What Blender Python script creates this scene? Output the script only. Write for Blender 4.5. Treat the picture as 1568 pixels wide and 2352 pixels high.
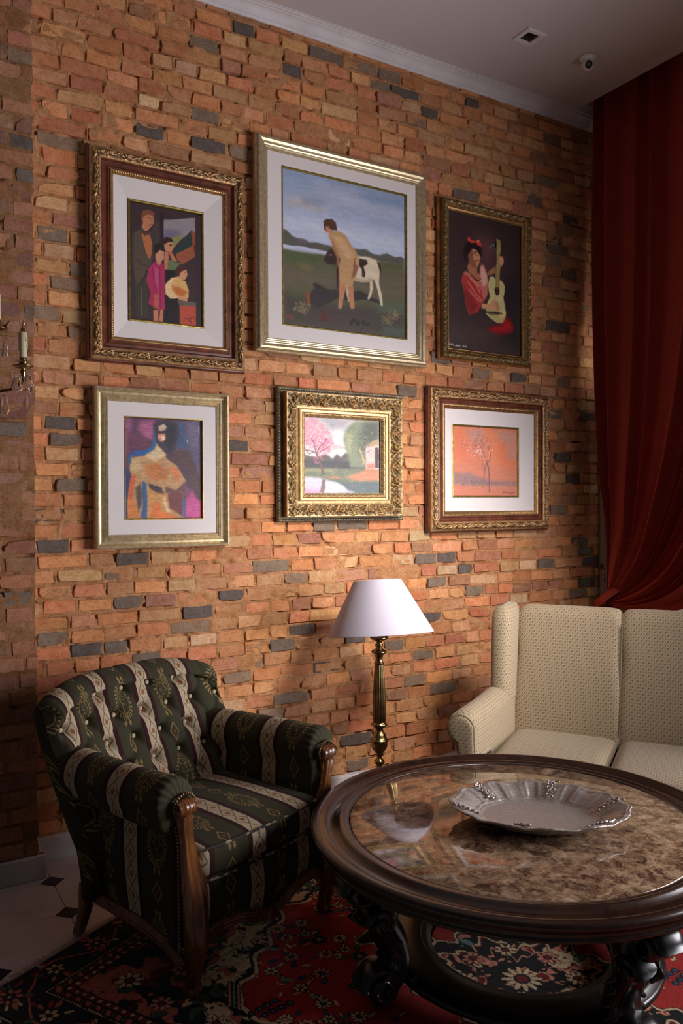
import bpy, bmesh, math, random
import numpy as np
from mathutils import Vector, Matrix

for o in list(bpy.data.objects): bpy.data.objects.remove(o)
scene = bpy.context.scene
COL = scene.collection
PI = math.pi

# ------------------------------------------------------------------ camera
def set_camera():
    yaw, pit, rol = math.radians(30.98), math.radians(0.669), math.radians(-0.2155)
    fw = Vector((math.sin(yaw)*math.cos(pit), math.cos(yaw)*math.cos(pit), -math.sin(pit)))
    rt = Vector((math.cos(yaw), -math.sin(yaw), 0)); up = rt.cross(fw)
    r2 = rt*math.cos(rol)+up*math.sin(rol); u2 = -rt*math.sin(rol)+up*math.cos(rol)
    cam = bpy.data.cameras.new('camera'); cam.sensor_fit = 'VERTICAL'; cam.sensor_height = 36
    cam.lens = 36*1858.4/2352; cam.clip_start = 0.05
    ob = bpy.data.objects.new('camera', cam); COL.objects.link(ob)
    m = Matrix((r2, u2, -fw)).transposed().to_4x4(); m.translation = (0, 0, 1.6)
    ob.matrix_world = m
    scene.camera = ob
set_camera()

# ------------------------------------------------------------------ light and exposure
def look_rot(d): return Vector(d).to_track_quat('-Z', 'Y').to_euler()
def area(name, loc, direction, sx, sy, power, color, spread=180):
    l = bpy.data.lights.new(name, 'AREA'); l.shape = 'RECTANGLE'; l.size = sx; l.size_y = sy
    l.energy = power; l.color = color; l.spread = math.radians(spread)
    o = bpy.data.objects.new(name, l); COL.objects.link(o); o.location = loc; o.rotation_euler = look_rot(direction)
    return o
def spot(name, loc, target, power, color, angle, blend=1.0, radius=0.08):
    l = bpy.data.lights.new(name, 'SPOT'); l.energy = power; l.color = color
    l.spot_size = math.radians(angle); l.spot_blend = blend; l.shadow_soft_size = radius
    o = bpy.data.objects.new(name, l); COL.objects.link(o); o.location = loc
    o.rotation_euler = look_rot(Vector(target)-Vector(loc)); return o
w = bpy.data.worlds.new('world'); scene.world = w; w.use_nodes = True
w.node_tree.nodes['Background'].inputs[0].default_value = (0.80, 0.80, 0.92, 1)
w.node_tree.nodes['Background'].inputs[1].default_value = 0.04
# daylight from the tall window of the right-hand wall, nearer the camera than the drape
area('window_daylight', (4.05, 0.80, 1.55), (-1, 0.75, 0.06), 2.2, 1.6, 94, (0.95, 0.93, 1.0), 116)
# the same daylight leaking round the back of the drape on to the corner
area('window_corner_daylight', (4.33, 3.38, 3.2), (-0.25, 1, 0.3), 0.05, 1.6, 1.8, (0.93, 0.93, 1.0))
# daylight inside the panes, behind the sheer
area('window_pane_daylight', (4.385, 2.1, 1.9), (-1, 0, 0), 2.3, 2.6, 14, (0.95, 0.95, 1.0))
# added fill spot, hung below the ceiling, brightening the middle of the brick wall
spot('wall_fill_spot', (2.5, 1.0, 2.95), (2.60, 3.8, 1.0), 450, (1.0, 0.95, 0.93), 52, 1.0, 0.30)
vs = scene.view_settings
vs.view_transform = 'Standard'; vs.look = 'None'; vs.gamma = 1; vs.use_curve_mapping = False
vs.exposure = 0.0

# ------------------------------------------------------------------ object helpers
def tag(o, label=None, cat=None, group=None, kind=None):
    if label: o['label'] = label
    if cat: o['category'] = cat
    if group: o['group'] = group
    if kind: o['kind'] = kind
    return o
def empty(name, loc=(0, 0, 0), rz=0, label=None, cat=None, group=None, kind=None):
    o = bpy.data.objects.new(name, None); COL.objects.link(o); o.location = loc; o.rotation_euler = (0, 0, rz)
    o.empty_display_size = 0.05
    return tag(o, label, cat, group, kind)
class MB:
    """collects geometry, builds ONE mesh object"""
    def __init__(s): s.v = []; s.f = []; s.uv = []; s.c = []; s.n = 0; s.sm = []
    def add(s, verts, faces, uv=None, col=None, smooth=False):
        verts = np.asarray(verts, float).reshape(-1, 3); b = s.n
        s.v.append(verts); s.n += len(verts)
        s.f += [tuple(i+b for i in f) for f in faces]; s.sm += [smooth]*len(faces)
        s.uv.append(np.zeros((len(verts), 2)) if uv is None else np.asarray(uv, float).reshape(-1, 2))
        c = np.ones((len(verts), 4))
        if col is not None: c[:, :3] = np.asarray(col, float)
        s.c.append(c)
        return s
    def mesh(s, name, mat, uv=False, col=False):
        me = bpy.data.meshes.new(name)
        V = np.concatenate(s.v)
        me.from_pydata(V.tolist(), [], s.f)
        me.polygons.foreach_set('use_smooth', s.sm)
        if uv:
            li = np.empty(len(me.loops), dtype=np.int32); me.loops.foreach_get('vertex_index', li)
            l = me.uv_layers.new(name='UVMap'); l.data.foreach_set('uv', np.concatenate(s.uv)[li].ravel())
        if col:
            a = me.color_attributes.new('col', 'FLOAT_COLOR', 'POINT'); a.data.foreach_set('color', np.concatenate(s.c).ravel())
        if mat: me.materials.append(mat)
        me.update(); return me
    def build(s, name, mat, parent=None, uv=False, col=False, **kw):
        o = bpy.data.objects.new(name, s.mesh(name, mat, uv, col)); COL.objects.link(o)
        if parent is not None: o.parent = parent
        return tag(o, **kw)
    # primitives
    def box(s, c, d, rot=None, bev=0.0, uvs=1.0):
        x, y, z = [k/2 for k in d]; b = min(bev, x*.9, y*.9, z*.9)
        if b <= 0:
            P = [(i*x, j*y, k*z) for i in (-1, 1) for j in (-1, 1) for k in (-1, 1)]
            F = [(0, 1, 3, 2), (4, 6, 7, 5), (0, 4, 5, 1), (2, 3, 7, 6), (0, 2, 6, 4), (1, 5, 7, 3)]
        else:
            P = []; idx = {}
            for i in (-1, 1):
                for j in (-1, 1):
                    for k in (-1, 1):
                        for a in range(3):
                            q = [i*(x-b), j*(y-b), k*(z-b)]; q[a] = (i*x, j*y, k*z)[a]
                            idx[i, j, k, a] = len(P); P.append(tuple(q))
            F = []
            I = lambda i, j, k, a: idx[i, j, k, a]
            for t in (-1, 1):
                F.append([I(t, -1, -1, 0), I(t, 1, -1, 0), I(t, 1, 1, 0), I(t, -1, 1, 0)][::t])
                F.append([I(-1, t, -1, 1), I(1, t, -1, 1), I(1, t, 1, 1), I(-1, t, 1, 1)][::-t])
                F.append([I(-1, -1, t, 2), I(1, -1, t, 2), I(1, 1, t, 2), I(-1, 1, t, 2)][::t])
            for i in (-1, 1):
                for j in (-1, 1):
                    F.append([I(i, j, -1, 0), I(i, j, -1, 1), I(i, j, 1, 1), I(i, j, 1, 0)][::i*j])
                    F.append([I(i, -1, j, 0), I(i, 1, j, 0), I(i, 1, j, 2), I(i, -1, j, 2)][::i*j])
                    F.append([I(-1, i, j, 1), I(-1, i, j, 2), I(1, i, j, 2), I(1, i, j, 1)][::i*j])
            for i in (-1, 1):
                for j in (-1, 1):
                    for k in (-1, 1):
                        F.append([I(i, j, k, 0), I(i, j, k, 1), I(i, j, k, 2)][::i*j*k])
            F = [tuple(f) for f in F]
        P = np.array(P)
        if rot is not None: P = P @ np.array(rot.to_matrix()).T
        return s.add(P+np.array(c), F, uv=P[:, [0, 2]]*uvs)
    def grid(s, G, uv=None, closed_u=False, closed_v=False, smooth=True, col=None, flip=False):
        """G: (nu,nv,3)"""
        G = np.asarray(G, float); nu, nv = G.shape[:2]
        f = []
        for i in range(nu if closed_u else nu-1):
            a = i*nv; b = ((i+1) % nu)*nv
            for j in range(nv if closed_v else nv-1):
                k = (j+1) % nv
                q = (a+j, b+j, b+k, a+k)
                f.append(q[::-1] if flip else q)
        return s.add(G.reshape(-1, 3), f, uv=None if uv is None else np.asarray(uv).reshape(-1, 2), smooth=smooth,
                     col=None if col is None else np.asarray(col).reshape(-1, 3))
    def lathe(s, prof, c=(0, 0, 0), n=32, sx=1.0, sy=1.0, flute=None, rot=None, smooth=True):
        """prof: [(r,z)]"""
        th = np.linspace(0, 2*PI, n, endpoint=False)
        G = np.zeros((len(prof), n, 3))
        for i, (r, z) in enumerate(prof):
            rr = np.full(n, r)
            if flute: rr = rr*flute(i, z, th)
            G[i, :, 0] = rr*np.cos(th)*sx; G[i, :, 1] = rr*np.sin(th)*sy; G[i, :, 2] = z
        P = G.reshape(-1, 3)
        if rot is not None: P = P @ np.array(rot.to_matrix()).T
        P = P+np.array(c)
        uv = np.zeros((len(prof), n, 2)); uv[..., 0] = th/(2*PI); uv[..., 1] = np.linspace(0, 1, len(prof))[:, None]
        return s.grid(P.reshape(len(prof), n, 3), closed_v=True, smooth=smooth, uv=uv, flip=True)
    def tube(s, pts, rad, n=8, cap=True, flat=1.0, up=(0, 0, 1), smooth=True, closed=False):
        pts = [Vector(p) for p in pts]; m = len(pts)
        if not hasattr(rad, '__len__'): rad = [rad]*m
        G = np.zeros((m, n, 3)); U = Vector(up)
        for i, p in enumerate(pts):
            if closed: t = pts[(i+1) % m]-pts[i-1]
            else: t = pts[min(i+1, m-1)]-pts[max(i-1, 0)]
            t.normalize(); a = t.cross(U)
            if a.length < 1e-4: a = t.cross(Vector((1, 0, 0)))
            a.normalize(); b = a.cross(t).normalized()
            for k in range(n):
                th = 2*PI*k/n; G[i, k] = p+a*(math.cos(th)*rad[i])+b*(math.sin(th)*rad[i]*flat)
        s.grid(G, closed_v=True, closed_u=closed, smooth=smooth)
        if cap and not closed:
            b = s.n-m*n; s.f.append(tuple(b+k for k in range(n))[::-1]); s.f.append(tuple(b+(m-1)*n+k for k in range(n))); s.sm += [False, False]
        return s
    def loft(s, rings, cap=True, smooth=True):
        G = np.array(rings, float); m, n = G.shape[:2]; b = s.n
        s.grid(G, closed_v=True, smooth=smooth)
        if cap:
            s.f.append(tuple(b+k for k in range(n))[::-1]); s.f.append(tuple(b+(m-1)*n+k for k in range(n))); s.sm += [False, False]
        return s
    def sphere(s, c, r, n=8, sc=(1, 1, 1)):
        G = []
        for i in range(n//2+1):
            ph = PI*i/(n//2)
            G.append([(c[0]+r*sc[0]*max(math.sin(ph), 1e-4)*math.cos(2*PI*k/n), c[1]+r*sc[1]*max(math.sin(ph), 1e-4)*math.sin(2*PI*k/n), c[2]+r*sc[2]*math.cos(ph)) for k in range(n)])
        return s.grid(G, closed_v=True)
    def scroll(s, c, r, axis_rot, turns=1.6, w=0.03, thick=None, n=30, cone=0.3):
        """a carved volute: a spiral bar of width w about its axis; axis_rot maps local (spiral in XZ, axis Y)"""
        pts = []; rad = []
        for i in range(n):
            t = i/(n-1); a = t*turns*2*PI; rr = r*(1-0.78*t)
            pts.append(Vector((rr*math.cos(a), 0, rr*math.sin(a)))); rad.append((thick or r*.3)*(1-.45*t))
        G = np.zeros((n, 10, 3)); R = axis_rot.to_matrix()
        for i, p in enumerate(pts):
            d = p.normalized(); hw = w/2*(1+cone*i/(n-1))
            for k in range(10):
                th = 2*PI*k/10; cx = math.cos(th); sx_ = math.sin(th)
                e = math.copysign(abs(cx)**.6, cx)*hw
                G[i, k] = R @ (p+d*(rad[i]*sx_)+Vector((0, e, 0)))+Vector(c)
        s.grid(G, closed_v=True)
        b = s.n-n*10; s.f.append(tuple(b+k for k in range(10))[::-1]); s.sm += [False]
        return s.sphere(c, r*.30, 8)

# ------------------------------------------------------------------ numpy noise
def vnoise(x, y, seed=0):
    """smooth value noise in [-1,1]"""
    xi = np.floor(x).astype(np.int64); yi = np.floor(y).astype(np.int64); fx = x-xi; fy = y-yi
    fx = fx*fx*(3-2*fx); fy = fy*fy*(3-2*fy)
    def h(a, b):
        n = (a*374761393+b*668265263+seed*1442695041) & 0xffffffff
        n = ((n ^ (n >> 13))*1274126177) & 0xffffffff
        return ((n ^ (n >> 16)) & 0xffff)/32767.5-1
    return (h(xi, yi)*(1-fx)+h(xi+1, yi)*fx)*(1-fy)+(h(xi, yi+1)*(1-fx)+h(xi+1, yi+1)*fx)*fy
def fbm(x, y, seed=0, o=4):
    r = 0; a = 1
    for i in range(o): r = r+a*vnoise(x*2**i, y*2**i, seed+i*17); a *= .5
    return r/1.9
def lin(c):
    c = np.asarray(c, float)/255.0
    return np.where(c <= .04045, c/12.92, ((c+.055)/1.055)**2.4)
def smooth(a, b, x): t = np.clip((x-a)/(b-a), 0, 1); return t*t*(3-2*t)

# ------------------------------------------------------------------ materials
class X:
    """math expression on shader sockets"""
    def __init__(s, t, o): s.t = t; s.o = o
    def op(s, op, *a, clamp=False):
        n = s.t.nodes.new('ShaderNodeMath'); n.operation = op; n.use_clamp = clamp
        for i, v in enumerate((s,)+a):
            if isinstance(v, X): s.t.links.new(v.o, n.inputs[i])
            else: n.inputs[i].default_value = v
        return X(s.t, n.outputs[0])
    def __add__(s, b): return s.op('ADD', b)
    def __sub__(s, b): return s.op('SUBTRACT', b)
    def __mul__(s, b): return s.op('MULTIPLY', b)
    def __truediv__(s, b): return s.op('DIVIDE', b)
    def abs(s): return s.op('ABSOLUTE')
    def fr(s): return s.op('FRACT')
    def sin(s): return s.op('SINE')
    def lt(s, b): return s.op('LESS_THAN', b)
    def gt(s, b): return s.op('GREATER_THAN', b)
    def min(s, b): return s.op('MINIMUM', b)
    def max(s, b): return s.op('MAXIMUM', b)
    def hyp(s, b): return (s*s+b*b).op('SQRT')
    def ang(s, b): return s.op('ARCTAN2', b)
class Mat:
    def __init__(s, name, color=(128, 128, 128), rough=.6, metal=0.0, **kw):
        s.m = bpy.data.materials.new(name); s.m.use_nodes = True; s.t = s.m.node_tree
        s.b = s.t.nodes['Principled BSDF']; s.col(color); s.b.inputs['Roughness'].default_value = rough
        s.b.inputs['Metallic'].default_value = metal
        for k, v in kw.items(): s.b.inputs[k.replace('_', ' ')].default_value = v
    def node(s, ty, **kw):
        n = s.t.nodes.new(ty)
        for k, v in kw.items(): setattr(n, k, v)
        return n
    def link(s, a, b): s.t.links.new(a.o if isinstance(a, X) else a, b)
    def col(s, c): s.b.inputs['Base Color'].default_value = (*lin(c), 1)
    def coord(s, kind='Object', scale=(1, 1, 1)):
        t = s.node('ShaderNodeTexCoord'); m = s.node('ShaderNodeMapping'); m.inputs['Scale'].default_value = scale
        s.link(t.outputs[kind], m.inputs[0]); return m.outputs[0]
    def uv(s):
        t = s.node('ShaderNodeTexCoord'); p = s.node('ShaderNodeSeparateXYZ'); s.link(t.outputs['UV'], p.inputs[0])
        return X(s.t, p.outputs[0]), X(s.t, p.outputs[1])
    def noise(s, vec, scale, detail=4, rough=.55, dist=0, out=0):
        n = s.node('ShaderNodeTexNoise'); n.inputs['Scale'].default_value = scale; n.inputs['Detail'].default_value = detail
        n.inputs['Roughness'].default_value = rough; n.inputs['Distortion'].default_value = dist
        if vec is not None: s.link(vec, n.inputs['Vector'])
        return n.outputs[out]
    def ramp(s, fac, stops, interp='LINEAR'):
        r = s.node('ShaderNodeValToRGB'); r.color_ramp.interpolation = interp
        e = r.color_ramp.elements
        while len(e) < len(stops): e.new(.5)
        for el, (p, c) in zip(e, stops): el.position = p; el.color = (*lin(c), 1)
        s.link(fac, r.inputs[0]); return r.outputs[0]
    def mix(s, fac, a, b, blend='MIX'):
        n = s.node('ShaderNodeMix', data_type='RGBA', blend_type=blend)
        for sock, v in ((n.inputs[0], fac), (n.inputs[6], a), (n.inputs[7], b)):
            if isinstance(v, X) or hasattr(v, 'is_linked'): s.link(v, sock)
            elif isinstance(v, tuple): sock.default_value = (*lin(v), 1)
            else: sock.default_value = v
        return n.outputs[2]
    def base(s, c): s.link(c, s.b.inputs['Base Color'])
    def bump(s, h, strength=.3, dist=.01):
        n = s.node('ShaderNodeBump'); n.inputs['Strength'].default_value = strength; n.inputs['Distance'].default_value = dist
        prev = s.b.inputs['Normal']
        if prev.is_linked: s.link(prev.links[0].from_socket, n.inputs['Normal'])
        s.link(h, n.inputs['Height']); s.link(n.outputs[0], prev)
    def attr(s, name='col'):
        a = s.node('ShaderNodeAttribute'); a.attribute_name = name; return a.outputs['Color']
M = {}
def simple(key, name, color, rough=.6, metal=0.0, var=0.0, scale=8, bump=0.0, bscale=60, **kw):
    m = Mat(name, color, rough, metal, **kw)
    if var:
        c2 = tuple(min(255, max(0, int(k*(1-var)))) for k in color); c1 = tuple(min(255, int(k*(1+var*.4))) for k in color)
        v = m.coord(); m.base(m.ramp(m.noise(v, scale), [(.35, c2), (.65, c1)]))
    if bump:
        m.bump(m.noise(m.coord(), bscale), bump, .004)
    M[key] = m.m; return m

def make_materials():
    # brick: own colour from the attribute, mottling, soot and lime specks
    for key, rough in (('brick', .9), ('mortar', .95)):
        m = Mat(key, rough=rough); v = m.node('ShaderNodeNewGeometry').outputs['Position']
        a = m.attr()
        n1 = m.noise(v, 20, 5, .7); n2 = m.noise(v, 90, 4, .75)
        c = m.mix(m.ramp(n1, [(.35, (0, 0, 0)), (.62, (215, 215, 215))]), a, m.mix(1.0, a, (222, 196, 170) if key == 'brick' else (215, 185, 150), 'MULTIPLY'))
        c = m.mix(m.ramp(n2, [(.30, (220, 220, 220)), (.50, (0, 0, 0))]), c, m.mix(1.0, c, (196, 170, 150), 'MULTIPLY'))
        c = m.mix(m.ramp(m.noise(v, 33, 5, .8), [(.60, (0, 0, 0)), (.80, (150, 150, 150))]), c, (232, 208, 178))
        sp = m.noise(v, 190, 2, .5)
        c = m.mix(m.ramp(sp, [(.715, (0, 0, 0)), (.75, (190, 190, 190))]), c, (225, 215, 205))
        m.base(c); m.b.inputs['Specular IOR Level'].default_value = .25
        m.bump(m.noise(v, 45, 8, .75), .55 if key == 'brick' else .9, .006 if key == 'brick' else .012)
        if key == 'mortar': m.bump(m.noise(v, 160, 3, .7), .6, .004)
        M[key] = m.m
    simple('plaster', 'ceiling_paint', (206, 196, 194), .85, bump=.05, bscale=30)
    simple('cornice', 'cornice_plaster', (222, 214, 214), .7, var=.05, scale=5)
    simple('wallpaint', 'painted_wall', (190, 176, 164), .85, bump=.1)
    m = simple('stone', 'baseboard_stone', (214, 206, 208), .45, var=.10, scale=6, bump=.06, bscale=90)
    # terrazzo-like tile
    m = Mat('floor_tile', rough=.32); v = m.coord('Object'); g = m.node('ShaderNodeNewGeometry').outputs['Position']
    c = m.ramp(m.noise(g, 5, 3), [(.3, (186, 176, 176)), (.7, (212, 204, 204))])
    c = m.mix(m.ramp(m.noise(g, 260, 2), [(.64, (0, 0, 0)), (.70, (200, 200, 200))]), c, (120, 112, 112))
    m.base(c); m.bump(m.noise(g, 300, 2), .05, .002); M['tile'] = m.m
    simple('inset', 'black_inset', (34, 36, 34), .35, var=.3, scale=40)
    simple('grout', 'grout', (150, 138, 126), .9)
    # gilded mouldings with dark patina in the recesses
    def gilt(key, hi, lo, rough=.34, metal=.85, patina=True):
        m = Mat(key, hi, rough, metal); v = m.coord()
        n = m.noise(v, 55, 5, .7)
        c = m.ramp(n, [(.30, lo), (.62, hi)])
        if patina:
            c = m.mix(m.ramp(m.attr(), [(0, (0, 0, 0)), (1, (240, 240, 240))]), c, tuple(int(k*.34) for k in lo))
        m.base(c); m.bump(m.noise(v, 180, 4), .12, .002); M[key] = m.m
    gilt('gilt_pale', (210, 190, 152), (164, 142, 106), .36, .6, False)
    gilt('gilt_carved', (204, 160, 108), (134, 92, 54), .42, .5)
    gilt('gilt_rich', (218, 184, 130), (160, 122, 76), .40, .5)
    gilt('gilt_dark', (150, 120, 70), (92, 70, 42), .42, .5)
    gilt('gilt_plain', (196, 156, 104), (140, 100, 60), .34, .8, False)
    gilt('fillet_gold', (190, 168, 96), (130, 106, 50), .3, .8, False)
    gilt('bead_grey', (140, 126, 100), (80, 70, 56), .45, .5, False)
    simple('mahogany', 'frame_mahogany', (112, 60, 42), .34, var=.25, scale=20)
    simple('frame_side', 'frame_side_wood', (150, 92, 40), .45, var=.3, scale=12)
    simple('mat_board', 'linen_mat', (226, 216, 212), .9, bump=.08, bscale=700)
    m = Mat('paint_layer', rough=.42); m.base(m.attr()); v = m.coord()
    m.bump(m.noise(v, 260, 5, .7), .22, .002); m.b.inputs['Specular IOR Level'].default_value = .35; M['paint'] = m.m
    m = Mat('rug_pile', rough=.95); m.base(m.attr()); v = m.coord()
    m.bump(m.noise(v, 420, 3, .8), .5, .004); m.b.inputs['Specular IOR Level'].default_value = .1
    m.b.inputs['Sheen Weight'].default_value = .08; M['rug'] = m.m
    simple('fringe', 'rug_fringe', (150, 138, 124), .95)
    # armchair wood and table wood
    for key, hi, lo, rg in (('wood', (132, 80, 40), (60, 33, 16), .20), ('dark_wood', (60, 35, 23), (27, 15, 11), .24), ('black_wood', (22, 15, 13), (10, 7, 6), .32)):
        m = Mat(key, rough=rg); v = m.coord('Object', (1, 1, .25) if key == 'wood' else (1, 1, 1))
        m.base(m.ramp(m.noise(v, 14, 6, .6, .8), [(.32, lo), (.68, hi)]))
        m.bump(m.noise(v, 30, 3), .06, .003); m.b.inputs['Coat Weight'].default_value = .3; m.b.inputs['Coat Roughness'].default_value = .18
        if key == 'dark_wood':
            sp = m.noise(m.coord(), 160, 3, .6)
        M[key] = m.m
    # marble
    m = Mat('marble', rough=.07); g = m.coord('Object')
    d = m.noise(g, 5, 5, .6, 0, 1)
    mv = m.node('ShaderNodeVectorMath', operation='MULTIPLY_ADD'); m.link(d, mv.inputs[0]); mv.inputs[1].default_value = (.24, .24, .24); m.link(g, mv.inputs[2])
    n1 = m.noise(mv.outputs[0], 21, 9, .76, .4)
    c = m.ramp(n1, [(.32, (34, 24, 20)), (.43, (92, 66, 50)), (.52, (142, 112, 86)), (.60, (172, 142, 112)), (.70, (206, 182, 154))])
    vo = m.node('ShaderNodeTexVoronoi', feature='DISTANCE_TO_EDGE'); vo.inputs['Scale'].default_value = 26; m.link(mv.outputs[0], vo.inputs['Vector'])
    vein = m.ramp(vo.outputs['Distance'], [(.0, (150, 150, 150)), (.035, (0, 0, 0))])
    msk = m.ramp(m.noise(g, 7, 3), [(.45, (0, 0, 0)), (.65, (255, 255, 255))])
    c = m.mix(m.mix(1.0, vein, msk, 'MULTIPLY'), c, (222, 200, 172))
    vo2 = m.node('ShaderNodeTexVoronoi', feature='F1'); vo2.inputs['Scale'].default_value = 60; m.link(mv.outputs[0], vo2.inputs['Vector'])
    c = m.mix(m.ramp(m.noise(mv.outputs[0], 34, 4, .7), [(.56, (0, 0, 0)), (.70, (150, 150, 150))]), c, (22, 15, 13))
    m.base(c); m.b.inputs['Coat Weight'].default_value = .5; m.b.inputs['Coat Roughness'].default_value = .03; M['marble'] = m.m
    # pewter tray with engraving
    m = Mat('engraved_silver', (150, 140, 134), .38, .40); g = m.coord('Object')
    w_ = m.noise(g, 16, 3, .5, 1.2, 1)
    mv = m.node('ShaderNodeVectorMath', operation='MULTIPLY_ADD'); m.link(w_, mv.inputs[0]); mv.inputs[1].default_value = (.10, .10, .10); m.link(g, mv.inputs[2])
    wv = m.node('ShaderNodeTexWave', wave_type='RINGS'); wv.inputs['Scale'].default_value = 22; wv.inputs['Distortion'].default_value = 5; wv.inputs['Detail'].default_value = 1
    m.link(mv.outputs[0], wv.inputs['Vector'])
    m.base(m.ramp(wv.outputs['Fac'], [(.0, (168, 155, 146)), (.5, (182, 169, 160))])); m.bump(wv.outputs['Fac'], .30, .0012); M['silver'] = m.m
    simple('silver_plain', 'polished_silver', (176, 164, 156), .36, .5)
    m = simple('brass', 'aged_brass', (160, 138, 94), .26, 1.0, var=.25, scale=25)
    simple('brass_dark', 'dark_brass', (120, 96, 60), .3, 1.0, var=.3, scale=25)
    m = Mat('lampshade_linen', (200, 194, 204), .9); v = m.coord('Object', (1, 1, 1))
    m.b.inputs['Transmission Weight'].default_value = 0; m.bump(m.noise(m.coord('Object', (1, 1, 4)), 420, 2), .10, .002)
    m.base(m.ramp(m.noise(m.coord('Object', (6, 6, 60)), 30, 2), [(.3, (196, 187, 198)), (.7, (212, 204, 218))])); M['shade'] = m.m
    # red drape
    m = Mat('red_drape', rough=.75); v = m.coord('Object', (1, 1, 1))
    c = m.ramp(m.noise(m.coord('Object', (3, 3, 240)), 3, 4), [(.3, (140, 40, 27)), (.7, (176, 60, 38))])
    m.base(c); m.bump(m.noise(m.coord('Object', (3, 3, 200)), 4, 3), .15, .003); m.b.inputs['Sheen Weight'].default_value = .25; m.b.inputs['Sheen Tint'].default_value = (*lin((220, 80, 50)), 1)
    m.b.inputs['Sheen Roughness'].default_value = .4; M['drape'] = m.m
    m = Mat('sheer_voile', (214, 202, 190), .9); tr = m.node('ShaderNodeBsdfTranslucent'); tr.inputs[0].default_value = (*lin((214, 202, 190)), 1)
    mx = m.node('ShaderNodeMixShader'); mx.inputs[0].default_value = .5; out = m.t.nodes['Material Output']
    m.link(m.b.outputs[0], mx.inputs[1]); m.link(tr.outputs[0], mx.inputs[2]); m.link(mx.outputs[0], out.inputs[0]); M['voile'] = m.m
    simple('white_plastic', 'white_plastic', (226, 220, 218), .35)
    simple('black_plastic', 'black_plastic', (16, 15, 16), .3)
    simple('candle', 'candle_sleeve', (196, 182, 150), .5)
    m = Mat('glass', (250, 250, 252), .03, IOR=1.45); m.b.inputs['Transmission Weight'].default_value = 1.0; M['glass'] = m.m
    simple('amber', 'amber_filament', (200, 90, 40), .4)
    simple('button', 'covered_button', (178, 158, 128), .6, var=.2, scale=60)
    simple('nail', 'antique_nail', (120, 98, 74), .35, .8)
    simple('glass_pane', 'window_pane', (225, 230, 240), .05, Transmission_Weight=1.0)
    simple('window_wood', 'window_paint', (210, 204, 198), .5)
    # striped jacquard of the armchair, UV in metres
    m = Mat('striped_jacquard', rough=.88); U, V = m.uv(); P = .25
    q = (U/P).fr(); xs = q-.5; x = xs.abs()*P
    x2 = (q.op('ADD', .5)).fr()-.5; x2 = x2*P
    vd = ((V/.074).fr()-.5)*.074; vda = vd.abs()
    wob = m.noise(m.coord('UV', (1, .28, 1)), 620, 4, .8)
    green = m.ramp(wob, [(.3, (44, 42, 29)), (.7, (72, 67, 49))]); cream = m.ramp(wob, [(.3, (150, 134, 110)), (.7, (200, 182, 152))])
    burg = m.ramp(wob, [(.3, (44, 22, 24)), (.7, (66, 36, 35))])
    c = m.mix(x.lt(.052), green, burg)
    c = m.mix(x.lt(.032), c, cream)
    # chain of lozenges in the cream stripe
    sx_ = xs*P
    loz = (x/.025+vda/.036-1).abs().lt(.09)*x.lt(.0295)
    c = m.mix(loz, c, (104, 84, 52))
    r = sx_.hyp(vd); th = sx_.ang(vd)
    fl = (r/((th*4).sin().abs()*.008+.0045)).lt(1)*r.gt(.0018)
    c = m.mix(fl, c, (134, 76, 42))
    # medallions and small lozenges in the green stripe
    VP = .31
    vA = ((V/VP).fr()-.5)*VP; vB = ((V/VP+.5).fr()-.5)*VP
    e = (x2/.040).hyp(vA/.066); ta = (x2/.040).ang(vA/.066)
    leaf = e.gt(.84)*e.lt(1.10)*((ta*26+e*6).sin().gt(.05))
    ring = (e-.75).abs().lt(.030)
    ef = (x2/.040).hyp((vA-.014)/.060); tf = (x2).ang(vA-.012)
    flo = (ef-((tf*2.5).sin().abs()*.30+.16)).abs().lt(.040)*ef.lt(.6)
    stem = (x2-((vA*60).sin()*.006)).abs().lt(.0017)*vA.abs().lt(.085)*e.gt(.3)
    sprig = ((vA.abs()-.084).abs()/.014+(x2.abs()-.010).abs()/.007).lt(1)
    mm = leaf.max(ring).max(flo).max(stem).max(sprig)
    lb = (x2.abs()/.021+vB.abs()/.034-1).abs().lt(.13)
    rb = x2.hyp(vB); tb = x2.ang(vB)
    fb = (rb/((tb*4).sin().abs()*.0055+.003)).lt(1)
    hil = m.ramp(wob, [(.3, (100, 84, 48)), (.7, (158, 134, 84))])
    c = m.mix(mm.max(lb)*x.gt(.052), c, hil)
    c = m.mix(fb*x.gt(.052), c, (116, 66, 38))
    m.base(c); m.bump(wob, .35, .002); m.b.inputs['Sheen Weight'].default_value = .02; m.b.inputs['Specular IOR Level'].default_value = .15
    M['stripe'] = m.m
    # beige lozenge weave of the sofa, UV in metres
    m = Mat('beige_lozenge_weave', rough=.8); U, V = m.uv(); cc = .0242
    a = ((U/(cc*1.0)+V/(cc*1.25))).fr(); b = ((U/(cc*1.0)-V/(cc*1.25))).fr()
    line = (a-.5).abs().gt(.43).op('MAXIMUM', 0)*.6
    line2 = (b-.5).abs().gt(.44)*.35
    sq = (a-.5).abs().lt(.2)*(b-.5).abs().lt(.2)
    wob = m.noise(m.coord('UV'), 800, 2)
    c = m.ramp(wob, [(.3, (158, 138, 108)), (.7, (186, 165, 132))])
    c = m.mix(line.max(line2), c, (84, 68, 46)); c = m.mix(sq*.8, c, (88, 68, 46))
    m.base(c); m.bump(wob, .2, .002); m.b.inputs['Sheen Weight'].default_value = .15; M['sofa'] = m.m
make_materials()

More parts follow.
